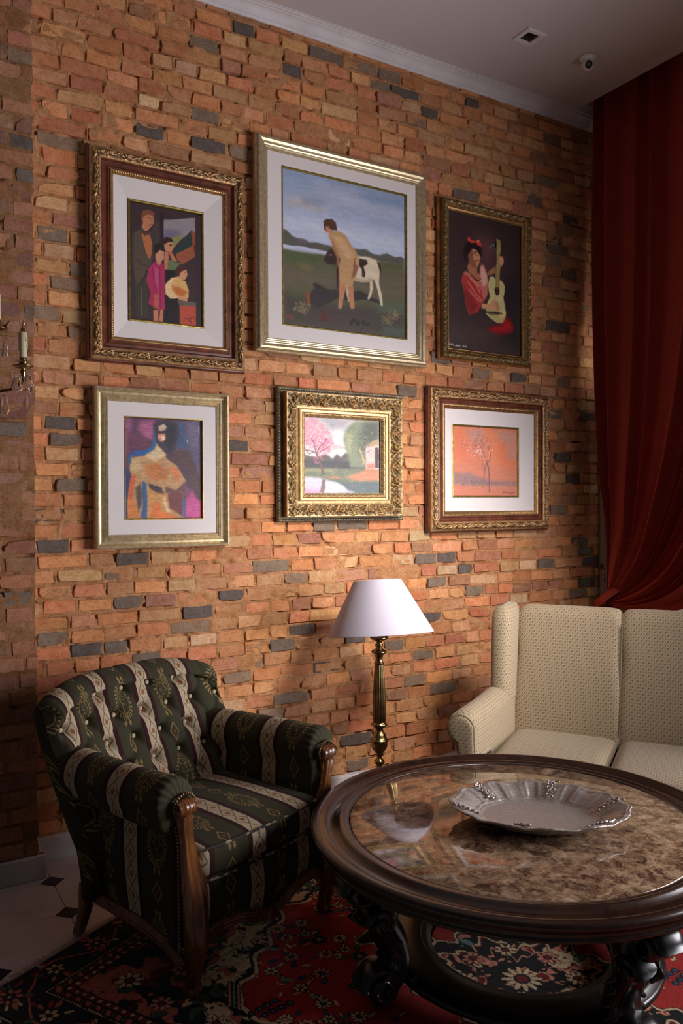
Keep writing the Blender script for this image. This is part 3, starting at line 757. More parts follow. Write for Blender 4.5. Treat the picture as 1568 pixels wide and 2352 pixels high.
PAINT[3] = """
P 62,46,46 .01 0,0 1,0 1,1 -0,1
P 110,66,66 .14 0.375,0.152 0.577,0.12 0.644,0.224 0.598,0.35 0.462,0.387 0.463,0.277
P 46,36,38 .1 0.688,0.465 1.005,0.376 1.001,0.938 0.742,0.891
P 70,52,48 .08 0.02,0.818 0.459,0.818 0.685,0.864 0.457,0.958 0.019,0.954
P 40,28,26 .02 0.22,0.24 0.275,0.192 0.397,0.181 0.452,0.218 0.452,0.29 0.396,0.283 0.308,0.256 0.263,0.308 0.241,0.358 0.208,0.301
P 150,92,66 .012 0.274,0.295 0.33,0.247 0.396,0.247 0.441,0.273 0.435,0.322 0.412,0.361 0.384,0.393 0.323,0.387 0.285,0.354
P 206,146,106 .012 0.335,0.247 0.396,0.247 0.441,0.273 0.438,0.322 0.412,0.361 0.395,0.38 0.373,0.334 0.351,0.3
P 180,112,80 .012 0.285,0.354 0.329,0.38 0.395,0.386 0.406,0.422 0.462,0.411 0.45,0.473 0.406,0.476 0.35,0.451 0.273,0.415 0.262,0.386
P 34,24,22 .008 0.263,0.302 0.308,0.25 0.341,0.234 0.396,0.253 0.441,0.291 0.452,0.284 0.452,0.23 0.397,0.205 0.308,0.213 0.242,0.262
L 50,30,26 .008 0.352,0.273 0.391,0.263
E 40,24,22 .004 0.372,0.285 0.017,0.004
E 40,24,22 .004 0.407,0.288 0.011,0.004
L 236,190,150 .008 0.346,0.294 0.362,0.329
L 180,40,40 .012 0.368,0.331 0.418,0.324
P 214,70,52 .006 0.259,0.173 0.292,0.166 0.319,0.182 0.364,0.184 0.408,0.173 0.453,0.193 0.452,0.218 0.408,0.213 0.375,0.195 0.319,0.206 0.275,0.199
E 236,140,110 .01 0.414,0.18 0.017,0.009
P 196,110,96 .012 0.24,0.418 0.306,0.43 0.394,0.483 0.45,0.454 0.44,0.401 0.463,0.338 0.518,0.382 0.552,0.452 0.551,0.501 0.539,0.569 0.483,0.628 0.348,0.674 0.217,0.564 0.185,0.495 0.207,0.445
P 226,170,150 .02 0.44,0.364 0.485,0.36 0.529,0.417 0.546,0.477 0.484,0.512 0.45,0.473
P 176,56,52 .012 0.207,0.445 0.284,0.456 0.372,0.503 0.461,0.545 0.483,0.628 0.404,0.707 0.281,0.739 0.249,0.682 0.217,0.564 0.185,0.495
P 140,40,40 .02 0.217,0.534 0.305,0.593 0.404,0.658 0.37,0.709 0.281,0.733 0.249,0.67
L 226,140,120 .012 0.306,0.467 0.394,0.514 0.438,0.565
L 220,130,110 .01 0.272,0.493 0.371,0.57 0.46,0.617
L 230,150,130 .008 0.283,0.553 0.371,0.606 0.46,0.63
L 60,24,30 .008 0.317,0.442 0.394,0.483 0.45,0.46
P 170,112,80 .012 0.541,0.398 0.632,0.353 0.655,0.345 0.654,0.394 0.575,0.419 0.541,0.422
P 206,190,130 .006 0.574,0.432 0.62,0.419 0.652,0.443 0.688,0.453 0.717,0.441 0.757,0.453 0.786,0.482 0.78,0.531 0.762,0.57 0.785,0.623 0.801,0.684 0.789,0.74 0.743,0.768 0.674,0.767 0.583,0.742 0.516,0.711 0.539,0.624 0.573,0.578 0.557,0.537 0.551,0.489
P 186,166,110 .02 0.527,0.698 0.606,0.692 0.755,0.73 0.72,0.764 0.629,0.751
P 176,150,90 .005 0.668,0.129 0.719,0.143 0.727,0.216 0.713,0.26 0.718,0.315 0.708,0.5 0.644,0.499 0.654,0.406 0.667,0.283
L 110,84,50 .004 0.673,0.252 0.66,0.492
L 110,84,50 .004 0.696,0.249 0.694,0.489
E 60,36,30 .006 0.673,0.528 0.036,0.034
P 96,70,46 .005 0.665,0.51 0.644,0.499 0.708,0.5 0.705,0.513
L 90,60,40 .012 0.652,0.689 0.744,0.691
P 214,156,116 .01 0.707,0.261 0.747,0.257 0.77,0.279 0.764,0.311 0.729,0.339 0.71,0.316 0.695,0.292
P 210,150,110 .01 0.46,0.642 0.573,0.636 0.619,0.593 0.664,0.596 0.698,0.624 0.721,0.659 0.686,0.674 0.595,0.68 0.46,0.678
L 120,76,54 .006 0.652,0.621 0.686,0.674
L 120,76,54 .006 0.675,0.607 0.704,0.66
P 40,30,24 .02 0.482,0.695 0.606,0.689 0.721,0.684 0.686,0.705 0.572,0.707
P 140,20,26 .03 0.801,0.709 0.871,0.735 0.917,0.781 0.905,0.819 0.8,0.845 0.639,0.855 0.526,0.82 0.628,0.794 0.755,0.767
P 176,24,30 .03 0.801,0.74 0.871,0.759 0.859,0.797 0.731,0.824 0.594,0.827 0.743,0.793
L 150,150,160 .004 0.656,0.186 0.611,0.181 0.576,0.206
L 150,150,160 .004 0.656,0.186 0.599,0.194 0.565,0.216
L 150,150,160 .004 0.656,0.183 0.633,0.212
E 50,40,30 .003 0.691,0.158 0.005,0.005
E 50,40,30 .003 0.696,0.179 0.006,0.005
E 24,18,20 .004 0.656,0.18 0.014,0.027
L 210,200,190 .005 0.008,0.976 0.019,0.963 0.024,0.981 0.04,0.968 0.051,0.982 0.067,0.969 0.083,0.983
L 210,200,190 .005 0.105,0.982 0.121,0.975 0.126,0.985 0.143,0.974 0.153,0.985 0.17,0.978
L 210,200,190 .005 0.197,0.979 0.208,0.97 0.219,0.981 0.235,0.971 0.249,0.982
N .07
"""
PAINT[4] = """
P 96,60,84 .01 0,0 1,0 1,1 0,1
P 160,90,130 .05 0,0.005 0.087,0.012 0.074,0.177 0.022,0.342 0,0.384
P 176,96,130 .04 0.192,0.04 0.365,0.013 0.352,0.211 0.245,0.193 0.166,0.113
P 110,58,80 .05 0.035,0.137 0.299,0.212 0.325,0.295 0.114,0.32 0.022,0.342
P 90,80,110 .03 0.691,0.013 1,0 0.999,0.686 0.9,0.527 0.816,0.263
P 112,100,124 .05 0.801,0.03 0.955,0.014 0.956,0.259 0.872,0.261
P 60,84,120 .03 0.65,0.056 0.746,0.011 0.802,0.221 0.816,0.284 0.678,0.287
P 40,96,150 .012 0.358,0.086 0.395,0.127 0.399,0.22 0.379,0.294 0.299,0.368 0.245,0.379 0.114,0.372 0.074,0.403 0.048,0.486 0.035,0.445 0.048,0.373 0.114,0.325 0.245,0.317 0.325,0.284 0.365,0.211
P 40,60,110 .02 0,0.486 0.061,0.547 0.035,0.692 0.022,0.99 0,0.99
P 196,150,100 .015 0.087,0.393 0.245,0.369 0.365,0.315 0.399,0.251 0.46,0.292 0.527,0.343 0.541,0.405 0.637,0.435 0.733,0.539 0.789,0.613 0.733,0.688 0.762,0.998 0.035,0.993 0.022,0.836 0.074,0.588 0.055,0.486
P 226,196,150 .03 0.272,0.368 0.379,0.304 0.412,0.262 0.487,0.322 0.514,0.364 0.433,0.407 0.352,0.429
P 206,170,120 .03 0.087,0.403 0.193,0.391 0.206,0.484 0.14,0.546 0.074,0.516
P 200,120,60 .03 0.246,0.462 0.406,0.439 0.555,0.52 0.541,0.605 0.379,0.627 0.272,0.566
P 214,100,50 .02 0.061,0.558 0.14,0.567 0.114,0.691 0.087,0.836 0.042,0.815
P 216,130,60 .03 0.035,0.825 0.114,0.815 0.193,0.994 0.035,0.993
P 210,150,80 .03 0.299,0.69 0.487,0.752 0.528,0.899 0.624,0.984 0.299,0.995 0.272,0.836
P 224,120,50 .02 0.353,0.846 0.433,0.836 0.46,0.93 0.651,0.973 0.651,0.997 0.313,0.995
P 234,200,150 .02 0.501,0.773 0.542,0.878 0.583,0.941 0.542,0.941 0.487,0.857
P 60,90,140 .015 0.219,0.628 0.266,0.649 0.279,0.794 0.273,0.995 0.193,0.994 0.219,0.856 0.206,0.732
P 70,50,50 .015 0.286,0.649 0.379,0.663 0.46,0.689 0.487,0.752 0.406,0.742 0.312,0.7
P 90,70,66 .02 0.127,0.691 0.193,0.649 0.213,0.742 0.206,0.856 0.166,0.929 0.14,0.794
P 110,76,70 .02 0.514,0.678 0.651,0.72 0.761,0.634 0.789,0.677 0.734,0.73 0.596,0.752 0.514,0.741
P 86,56,60 .015 0.514,0.374 0.609,0.436 0.678,0.466 0.733,0.539 0.789,0.624 0.845,0.687 0.929,0.793 1,0.836 0.999,0.6 0.9,0.431 0.844,0.326 0.705,0.307 0.595,0.331
P 220,130,70 .02 0.555,0.478 0.65,0.477 0.733,0.571 0.651,0.625 0.596,0.562
P 120,60,56 .02 0.542,0.752 0.734,0.73 0.748,0.846 0.734,0.984 0.651,0.941 0.569,0.899
P 200,80,140 .03 0.789,0.793 0.873,0.719 0.929,0.793 1,0.836 1,1 0.762,0.998 0.775,0.868
P 70,96,150 .015 0.741,0.804 0.775,0.815 0.769,0.985 0.741,0.984
P 130,78,96 .03 0.775,0.677 0.845,0.708 0.817,0.772 0.775,0.772
P 66,52,62 .012 0.365,0.065 0.432,0.016 0.595,0.005 0.691,0.055 0.705,0.16 0.65,0.245 0.65,0.309 0.554,0.353 0.487,0.312 0.433,0.271 0.399,0.231 0.379,0.148
P 40,36,48 .03 0.513,0.039 0.65,0.056 0.664,0.203 0.568,0.31 0.514,0.228
P 214,180,150 .012 0.432,0.073 0.5,0.05 0.54,0.08 0.513,0.113 0.432,0.125
E 226,150,110 .012 0.47,0.177 0.054,0.054
E 250,210,180 .012 0.486,0.187 0.025,0.025
P 50,36,40 .01 0.426,0.12 0.5,0.123 0.513,0.144 0.432,0.146
P 44,60,110 .015 0.035,0.589 0.068,0.547 0.074,0.588 0.042,0.65
L 230,214,190 .006 0.962,0.057 0.969,0.142
L 230,214,190 .006 0.802,0.199 0.816,0.231
L 150,60,40 .012 0.433,0.731 0.487,0.741
L 240,230,220 .006 0.366,0.669 0.399,0.663
N .16
"""
PAINT[5] = """
G 190,184,186 214,206,206 0 0.358
P 168,162,166 .05 0.288,0.013 0.612,0.009 0.536,0.104 0.362,0.164
P 232,226,222 .06 0.362,0.164 0.562,0.182 0.55,0.445 0.363,0.424
P 170,160,160 .05 0.412,0.344 0.55,0.379 0.55,0.399 0.388,0.397
P 96,88,84 .015 -0,0.485 0.071,0.509 0.168,0.519 0.289,0.478 0.338,0.502 0.388,0.54 0.437,0.474 0.488,0.512 0.55,0.458 0.614,0.469 0.69,0.454 0.82,0.571 0.82,0.678 -0,0.689
P 74,72,72 .02 -0,0.549 0.363,0.567 0.794,0.571 0.794,0.665 -0,0.676
P 128,136,110 .03 0.688,0.018 0.993,0.003 0.995,0.271 0.897,0.328 0.845,0.383 0.82,0.651 0.614,0.641 0.576,0.47 0.524,0.288 0.549,0.156 0.612,0.075
P 90,92,84 .06 0.817,0.038 0.993,0.016 0.995,0.244 0.845,0.343 0.742,0.466 0.74,0.201
P 160,160,120 .03 0.549,0.182 0.638,0.205 0.614,0.469 0.563,0.365
P 210,170,120 .01 0.741,0.386 0.767,0.439 0.807,0.598 0.787,0.598 0.761,0.492 0.728,0.413
P 110,118,92 .02 -0,0.67 0.614,0.667 0.998,0.655 1,1.004 -0,1
P 150,140,100 .02 -0,0.676 0.438,0.676 0.364,0.71 -0,0.715
P 212,130,100 .03 0.691,0.733 0.82,0.678 0.998,0.675 0.999,0.81 0.743,0.839 0.564,0.787
P 200,120,96 .02 0.29,0.776 0.438,0.775 0.514,0.8 0.364,0.801
P 92,104,104 .03 0.364,0.841 0.999,0.851 1,1.004 0.552,0.998
P 196,190,204 .02 -0,0.772 0.192,0.79 0.29,0.815 0.439,0.86 0.527,0.906 0.59,0.959 0.667,0.985 0.616,1.003 -0,1
P 226,210,214 .03 0.265,0.854 0.464,0.88 0.527,0.919 0.364,0.919
P 208,150,186 .04 0.024,0.945 0.266,0.945 0.241,1.001 -0,1
P 124,100,96 .012 0.253,0.815 0.296,0.815 0.29,0.919 0.266,0.997 0.223,0.984 0.241,0.893
P 224,184,176 .008 0.819,0.377 0.996,0.325 0.998,0.662 0.82,0.671
P 210,120,96 .03 0.833,0.597 0.938,0.582 0.938,0.663 0.833,0.664
P 84,64,66 .006 0.943,0.374 0.996,0.365 0.998,0.648 0.945,0.649
P 176,150,116 .008 0.786,0.372 0.897,0.288 0.995,0.244 0.996,0.332 0.871,0.356
B 226,150,164 .02 -0,0.028 0.167,0.006 0.301,0.115 0.387,0.241 0.412,0.396 0.338,0.463 0.24,0.479 0.192,0.429 0.119,0.354 0.048,0.382 -0,0.409
P 110,84,80 .006 0.186,0.448 0.228,0.557 0.259,0.66 0.29,0.75 0.253,0.753 0.228,0.647 0.198,0.531 0.168,0.468
L 110,84,80 .01 0.192,0.48 0.119,0.443 0.048,0.433 0.012,0.408
L 110,84,80 .01 0.192,0.467 0.228,0.376 0.289,0.322 0.313,0.27
L 110,84,80 .01 0.174,0.455 0.155,0.353 0.119,0.277
L 110,84,80 .008 0.228,0.453 0.289,0.413 0.35,0.372
L 110,84,80 .008 0.143,0.456 0.095,0.483 0.059,0.445
X 214,90,124 260 .0 .15 .40 .50
X 240,190,196 220 .02 .04 .36 .40
X 150,156,124 160 .54 .02 .98 .60
X 176,180,144 30 .54 .1 .72 .5
X 150,150,116 80 .0 .66 .9 .82
X 216,140,110 50 .5 .70 .98 .86
X 104,106,88 130 .66 .05 1.0 .60
X 112,120,108 70 .5 .80 1.0 1.0
X 226,120,140 60 .08 .45 .30 .62
N .08
"""
PAINT[6] = """
P 218,122,88 .01 0,0 1,0 1,1 0,1
P 226,134,94 .1 0.429,0.031 0.713,0.048 0.707,0.584 0.423,0.589
P 208,130,102 .08 -0.004,0.464 1.004,0.58 1,1 0,1
P 160,122,118 .03 0.003,0.647 0.117,0.672 0.227,0.657 0.338,0.709 0.506,0.76 0.705,0.786 0.995,0.783 0.994,0.851 0.562,0.853 0.337,0.854 0.006,0.843
P 206,128,104 .03 0.001,0.895 1.001,0.892 1,1 0,1
P 196,140,124 .06 0.206,0.039 0.457,0.017 0.469,0.189 0.343,0.219 0.232,0.17
P 200,140,120 .06 0.655,0.05 0.988,0.025 0.986,0.228 0.855,0.259 0.712,0.128
P 200,140,120 .06 0.855,0.259 0.986,0.255 0.983,0.472 0.882,0.447
L 122,92,102 .014 0.554,0.947 0.549,0.72 0.539,0.587 0.516,0.521
L 132,102,108 .012 0.469,0.894 0.471,0.721 0.486,0.601 0.508,0.521
L 132,102,108 .009 0.516,0.521 0.481,0.415 0.44,0.309
L 122,92,102 .009 0.53,0.52 0.566,0.453 0.574,0.346
L 132,102,108 .008 0.516,0.507 0.538,0.36 0.561,0.24
L 140,110,112 .008 0.472,0.601 0.439,0.456 0.411,0.403
X 236,196,180 200 .12 .18 .62 .48
X 150,112,118 150 .10 .05 .64 .50
X 110,84,96 90 .12 .05 .62 .46
X 176,134,124 90 .66 .03 .98 .25
X 170,130,124 60 .82 .2 .98 .5
X 120,92,98 120 .02 .76 .98 .88
X 200,150,120 80 .02 .80 .98 .92
X 104,90,100 70 .02 .72 .5 .86
L 70,44,52 .005 0.761,0.966 0.79,0.946 0.811,0.962 0.833,0.943 0.847,0.966 0.869,0.946 0.891,0.97 0.935,0.959 0.957,0.965
N .05
"""

def rasterise(txt, W, Hm, n, seed):
    """paint the strokes of one picture on a grid of vertices (u right, v down, 0..1)"""
    nu = n; nv = int(n*Hm/W); asp = Hm/W
    u, v = np.meshgrid(np.linspace(0, 1, nu), np.linspace(0, 1, nv), indexing='ij')
    x, y = u, v*asp
    wx = x+.006*fbm(x*14, y*14, seed, 3); wy = y+.006*fbm(x*14, y*14, seed+40, 3)
    C = np.zeros((nu, nv, 3)); rr = np.random.RandomState(seed)
    def cval(s): return np.array([float(k) for k in s.split(',')])
    def dist_seg(px, py, a, b):
        dx, dy = b[0]-a[0], b[1]-a[1]; L = dx*dx+dy*dy+1e-12
        t = np.clip(((px-a[0])*dx+(py-a[1])*dy)/L, 0, 1)
        return np.hypot(px-a[0]-t*dx, py-a[1]-t*dy)
    noise_amp = .05
    for ln in txt.strip().splitlines():
        a = ln.split(); op = a[0]
        if op == 'G':
            y0, y1 = float(a[3]), float(a[4]); t = np.clip((v-y0)/(y1-y0), 0, 1)[..., None]
            C[:] = cval(a[1])*(1-t)+cval(a[2])*t
        elif op in 'PB':
            pts = [tuple(map(float, q.split(','))) for q in a[3:]]; pts = [(p[0], p[1]*asp) for p in pts]; s = max(float(a[2]), .003)
            inside = np.zeros(x.shape, bool); d = np.full(x.shape, 9.)
            for i in range(len(pts)):
                p, q = pts[i], pts[(i+1) % len(pts)]
                d = np.minimum(d, dist_seg(wx, wy, p, q))
                if p[1] != q[1]:
                    cond = ((p[1] > wy) != (q[1] > wy)) & (wx < (q[0]-p[0])*(wy-p[1])/(q[1]-p[1])+p[0]); inside ^= cond
            sd = np.where(inside, d, -d); al = smooth(-s, s, sd)
            if op == 'B': al = al*np.clip(.8+1.2*fbm(x*30, y*30, seed+3, 3), 0, 1)
            C += (cval(a[1])-C)*al[..., None]
        elif op == 'L':
            pts = [tuple(map(float, q.split(','))) for q in a[3:]]; w_ = float(a[2])*.6; d = np.full(x.shape, 9.)
            for p, q in zip(pts[:-1], pts[1:]): d = np.minimum(d, dist_seg(wx, wy, (p[0], p[1]*asp), (q[0], q[1]*asp)))
            C += (cval(a[1])-C)*(.9*smooth(w_*1.5, w_*.6, d))[..., None]
        elif op == 'E':
            cx, cy = map(float, a[3].split(',')); rx, ry = map(float, a[4].split(','))
            e = np.hypot((u-cx)/rx, (v-cy)/max(ry, .002)); C += (cval(a[1])-C)*smooth(1.15, .75, e)[..., None]
        elif op == 'X':
            u0, v0, u1, v1 = map(float, a[3:7]); c_ = cval(a[1])
            for k in range(int(a[2])):
                p, q = (rr.rand()+rr.rand())/2, (rr.rand()+rr.rand())/2
                cu, cv = u0+(u1-u0)*p, (v0+(v1-v0)*q)*asp; s = rr.uniform(.006, .013)
                i0, i1 = max(0, int((cu-.03)*nu)), min(nu, int((cu+.03)*nu)); j0, j1 = max(0, int((cv-.03)*nu)), min(nv, int((cv+.03)*nu))
                if i1 <= i0 or j1 <= j0: continue
                th = rr.rand()*PI; dx, dy = x[i0:i1, j0:j1]-cu, y[i0:i1, j0:j1]-cv
                e = np.hypot((dx*math.cos(th)+dy*math.sin(th))/s, (-dx*math.sin(th)+dy*math.cos(th))/(s*.5))
                C[i0:i1, j0:j1] += (c_*(1+rr.uniform(-.12, .12))-C[i0:i1, j0:j1])*(.6*smooth(1.1, .6, e))[..., None]
        elif op == 'N': noise_amp = float(a[1])
    C *= (1+noise_amp*(fbm(x*18, y*60, seed+7, 4)+.6*fbm(x*160, y*160, seed+8, 2)))[..., None]
    C += noise_amp*40*np.stack([fbm(x*9+k*7, y*9, seed+11+k, 3) for k in range(3)], -1)
    return u, v, lin(np.clip(C, 4, 250))
def canvas(parent, txt, W, Hm, n, y, seed, cz=0.0, cx=0.0):
    u, v, C = rasterise(txt, W, Hm, n, seed)
    G = np.stack([(u-.5)*W+cx, np.full_like(u, y)+0*u, (.5-v)*Hm+cz], -1)
    return MB().grid(G, col=C, smooth=True, flip=True).build('canvas', M['paint'], parent, col=True)

def ring_frame(name, W, Hh, prof, mat, parent, relief=None, ds=.0022, cx=0, cz=0, label=None, **kw):
    """moulding swept round a rectangle W x Hh (outer size). prof: (inset t, projection h). mitred corners.
    relief(s, t, k) -> added projection, 0..1 patina"""
    mb = MB(); prof = np.array(prof)
    corner = lambda t: [(-W/2+t, -Hh/2+t), (W/2-t, -Hh/2+t), (W/2-t, Hh/2-t), (-W/2+t, Hh/2-t)]
    for k in range(4):
        L = W if k % 2 == 0 else Hh
        ns = 2 if relief is None else max(8, int(L/ds))
        m = len(prof); G = np.zeros((ns, m, 3)); CC = np.zeros((ns, m, 3))
        for j, (t, h) in enumerate(prof):
            a = np.array(corner(t)[k]); b = np.array(corner(t)[(k+1) % 4])
            f = np.linspace(0, 1, ns); P = a+(b-a)*f[:, None]
            hh = np.full(ns, h)
            if relief is not None:
                s = t+(L-2*t)*f-L/2
                dh, pat = relief(s, np.full(ns, t), L, k); hh = hh+dh; CC[:, j] = pat[:, None]
            G[:, j, 0] = P[:, 0]+cx; G[:, j, 2] = P[:, 1]+cz; G[:, j, 1] = -hh
        mb.grid(G, smooth=relief is not None, col=CC, flip=False)
    o = mb.build(name, mat, parent, col=True, **kw)
    if label: o['label'] = label
    return o
def flat(name, W, Hh, y, thick, mat, parent, cx=0, cz=0):
    return MB().box((cx, y+thick/2, cz), (W, thick, Hh)).build(name, mat, parent)

def relief_leaf(t0, t1, amp, cell):
    """running acanthus scroll between insets t0..t1"""
    def f(s, t, L, k):
        w_ = (t-t0)/(t1-t0); y = (w_-.5)*2
        ncell = max(2, round(L/cell)); c = L/ncell; p = s/c
        ph = p-np.floor(p)-.5; sgn = np.where(np.floor(p) % 2 == 0, 1, -1)
        cy = y*sgn
        stem = np.exp(-((cy-.55*np.sin(p*PI*1.0*2))/.22)**2)
        X_, Y_ = ph*2, cy-.1
        r = np.hypot(X_*1.1, Y_); th = np.arctan2(Y_, X_*1.1)
        leaf = np.clip(np.cos(th*5+r*7+1.2), 0, 1)**.7*np.exp(-(r/.95)**4)
        fine = .35*np.cos((X_*5+Y_*3.5+np.sin(Y_*4))*3.2)
        h = np.maximum(.85*stem, leaf*(1+fine*.5))+.18*fine*np.exp(-(r/1.0)**4)
        edge = np.clip((1-np.abs(y))*3.2, 0, 1)
        h = h*edge
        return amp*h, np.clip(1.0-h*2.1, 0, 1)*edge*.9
    return f
def relief_rococo(t0, t1, amp, cell):
    def f(s, t, L, k):
        w_ = (t-t0)/(t1-t0); y = (w_-.5)*2; ncell = max(2, round(L/cell)); c = L/ncell; p = s/c
        i = np.floor(p); ph = (p-i-.5)*2; sgn = np.where(i % 2 == 0, 1., -1.)
        asp = c/(t1-t0)
        X_, Y_ = ph*asp, (y*sgn+.10)
        r = np.hypot(X_, Y_*1.05); th = np.arctan2(Y_, X_)
        spiral = np.cos(th*3+np.log(r+.08)*5.2); ring = np.exp(-((r-.55)/.42)**2)
        h = np.clip(spiral, -.2, 1)*ring+1.1*np.exp(-(r/.20)**2)
        arm = np.exp(-((y*sgn+.62*np.cos(ph*PI))/.20)**2)*(.75+.25*np.cos(X_*26))
        fine = .22*np.cos(th*11+r*14)*ring
        h = np.maximum(h, arm*.8)+fine
        edge = np.clip((1-np.abs(y))*4.5, 0, 1); h = np.clip(h, -.25, 1.25)*edge
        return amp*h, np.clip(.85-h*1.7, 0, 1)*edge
    return f
def relief_egg(t0, t1, amp, cell):
    def f(s, t, L, k):
        w_ = (t-t0)/(t1-t0); y = (w_-.5)*2; ncell = max(2, round(L/cell)); c = L/ncell; p = s/c
        ph = (p-np.floor(p)-.5)*2
        r = np.hypot(ph*1.9, y*1.15); egg = np.clip(1-r, 0, 1)**.5
        rim = np.exp(-((r-1.15)/.16)**2)*.8
        out = np.clip(np.abs(ph)-.45, 0, 1); leaf = np.clip(np.cos((np.abs(ph)*9+np.abs(y)*4.0)*2.2), 0, 1)*smooth(.45, .7, np.abs(ph))
        edge = np.clip((1-np.abs(y))*4, 0, 1); h = np.maximum(np.maximum(egg, rim), leaf*.8)*edge
        return amp*h, np.clip(1-h*1.9, 0, 1)*edge
    return f
def relief_rope(t0, t1, amp, cell):
    def f(s, t, L, k):
        w_ = (t-t0)/(t1-t0); y = (w_-.5)*2
        h = (np.cos((s/cell+w_*.9)*2*PI)*.5+.5)*np.clip((1-np.abs(y))*3, 0, 1)
        h = h*((w_ > 0) & (w_ < 1))
        return amp*h, np.clip(.8-h*1.6, 0, 1)*((w_ > 0) & (w_ < 1))
    return f
def dense(prof, n):
    """resample a profile to n points"""
    p = np.array(prof); d = np.concatenate([[0], np.cumsum(np.hypot(*np.diff(p, axis=0).T))]); t = np.linspace(0, d[-1], n)
    return list(zip(np.interp(t, d, p[:, 0]), np.interp(t, d, p[:, 1])))

def picture(L, R, T, B, label):
    t = empty('framed_painting', ((L+R)/2, WY-(.022 if R-L > 1 else .015), (T+B)/2), 0, label, 'painting', 'framed paintings on the brick wall')
    return t, R-L, T-B
def off(t, L, R, T, B): return (L+R)/2-t.location.x, (T+B)/2-t.location.z

# 1 --- family group, carved gilt and mahogany
def frame_mahogany_carved(L, R, T, B, o_in, r_in, m_in, l_out, cv, label, txt, n, seed, cell, matdepth):
    t, W, Hh = picture(L, R, T, B, label)
    def ins(r): return (r[0]-L)   # inset from the left
    a, b, c = o_in, r_in, m_in
    side = ring_frame('frame_side', W+.020, Hh+.020, [(0, .0), (0, .020), (.006, .028), (.014, .03)], M['mahogany'], t)
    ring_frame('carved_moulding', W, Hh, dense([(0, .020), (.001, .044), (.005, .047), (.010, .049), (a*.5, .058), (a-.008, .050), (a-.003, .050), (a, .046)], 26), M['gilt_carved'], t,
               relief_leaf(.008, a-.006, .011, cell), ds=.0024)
    cove = [(0, .046), (.004, .047), (.008, .036), (.014, .031), ((b-a)*.6, .032), ((b-a)*.85, .040), (b-a, .040)]
    ring_frame('mahogany_moulding', W-2*a, Hh-2*a, cove, M['mahogany'], t)
    ring_frame('inner_moulding', W-2*b, Hh-2*b, dense([(0, .036), (.0, .044), (.004, .045), (.008, .044), (c-b, .030)], 12), M['gilt_plain'], t,
               relief_rope(.007, c-b-.001, .003, .011), ds=.0022)
    # linen mat, bevelled down to the picture
    W2, H2 = W-2*c, Hh-2*c
    lw, lh = l_out[1]-l_out[0], l_out[2]-l_out[3]; cx, cz = off(t, *l_out)
    mb = MB(); o_ = [(-W2/2, -H2/2), (W2/2, -H2/2), (W2/2, H2/2), (-W2/2, H2/2)]; i_ = [(cx-lw/2, cz-lh/2), (cx+lw/2, cz-lh/2), (cx+lw/2, cz+lh/2), (cx-lw/2, cz+lh/2)]
    for k in range(4):
        q = [o_[k], o_[(k+1) % 4], i_[(k+1) % 4], i_[k]]; ys = [-.030, -.030, -.030+matdepth, -.030+matdepth]
        mb.add([(p[0], y_, p[1]) for p, y_ in zip(q, ys)], [(0, 1, 2, 3)])
    mb.build('mat_board', M['mat_board'], t)
    yb = -.030+matdepth
    ring_frame('fillet', lw+.002, lh+.002, [(0, -yb-.001), (.001, -yb+.006), (.005, -yb+.007), (.010, -yb+.004), (.012, -yb-.002)], M['fillet_gold'], t, cx=cx, cz=cz)
    flat('backing', W-.02, Hh-.02, .0, .010, M['frame_side'], t)
    cw, ch = cv[1]-cv[0], cv[2]-cv[3]; cx, cz = off(t, *cv)
    canvas(t, txt, cw+.004, ch+.004, n, yb+.001, seed, cz, cx)
    return t
frame_mahogany_carved(.922, 1.684, 3.231, 2.262, .052, .092, .111, (1.104, 1.477, 3.026, 2.457), (1.116, 1.463, 3.010, 2.470),
    'painting of four figures with a girl in pink, carved gilt and mahogany frame', PAINT[1], 165, 101, .085, .014)
# 6 --- orange landscape
frame_mahogany_carved(2.848, 3.786, 2.266, 1.430, .055, .088, .116, (3.020, 3.547, 2.061, 1.629), (3.032, 3.535, 2.048, 1.641),
    'orange landscape painting of slender trees in carved gilt and mahogany frame', PAINT[6], 175, 106, .075, .008)
# 2 and 4 --- plain pale gilt frames
def frame_pale(L, R, T, B, m_in, l_out, lw_, label, txt, n, seed, prof):
    t, W, Hh = picture(L, R, T, B, label)
    ring_frame('gilt_moulding', W, Hh, prof, M['gilt_pale'], t)
    flat('backing', W-.02, Hh-.02, .0, .010, M['frame_side'], t)
    c = m_in; W2, H2 = W-2*c+.01, Hh-2*c+.01
    lw, lh = l_out[1]-l_out[0], l_out[2]-l_out[3]; cx, cz = off(t, *l_out)
    mb = MB(); o_ = [(-W2/2, -H2/2), (W2/2, -H2/2), (W2/2, H2/2), (-W2/2, H2/2)]; i_ = [(cx-lw/2, cz-lh/2), (cx+lw/2, cz-lh/2), (cx+lw/2, cz+lh/2), (cx-lw/2, cz+lh/2)]
    for k in range(4):
        q = [o_[k], o_[(k+1) % 4], i_[(k+1) % 4], i_[k]]
        mb.add([(p[0], -.026, p[1]) for p in q], [(0, 1, 2, 3)])
    mb.build('mat_board', M['mat_board'], t)
    ring_frame('fillet', lw+.002, lh+.002, [(0, .025), (.001, .029), (lw_*.6, .029), (lw_, .023), (lw_, .014)], M['fillet_gold'], t, cx=cx, cz=cz)
    canvas(t, txt, lw-2*lw_+.004, lh-2*lw_+.004, n, -.016, seed, cz, cx)
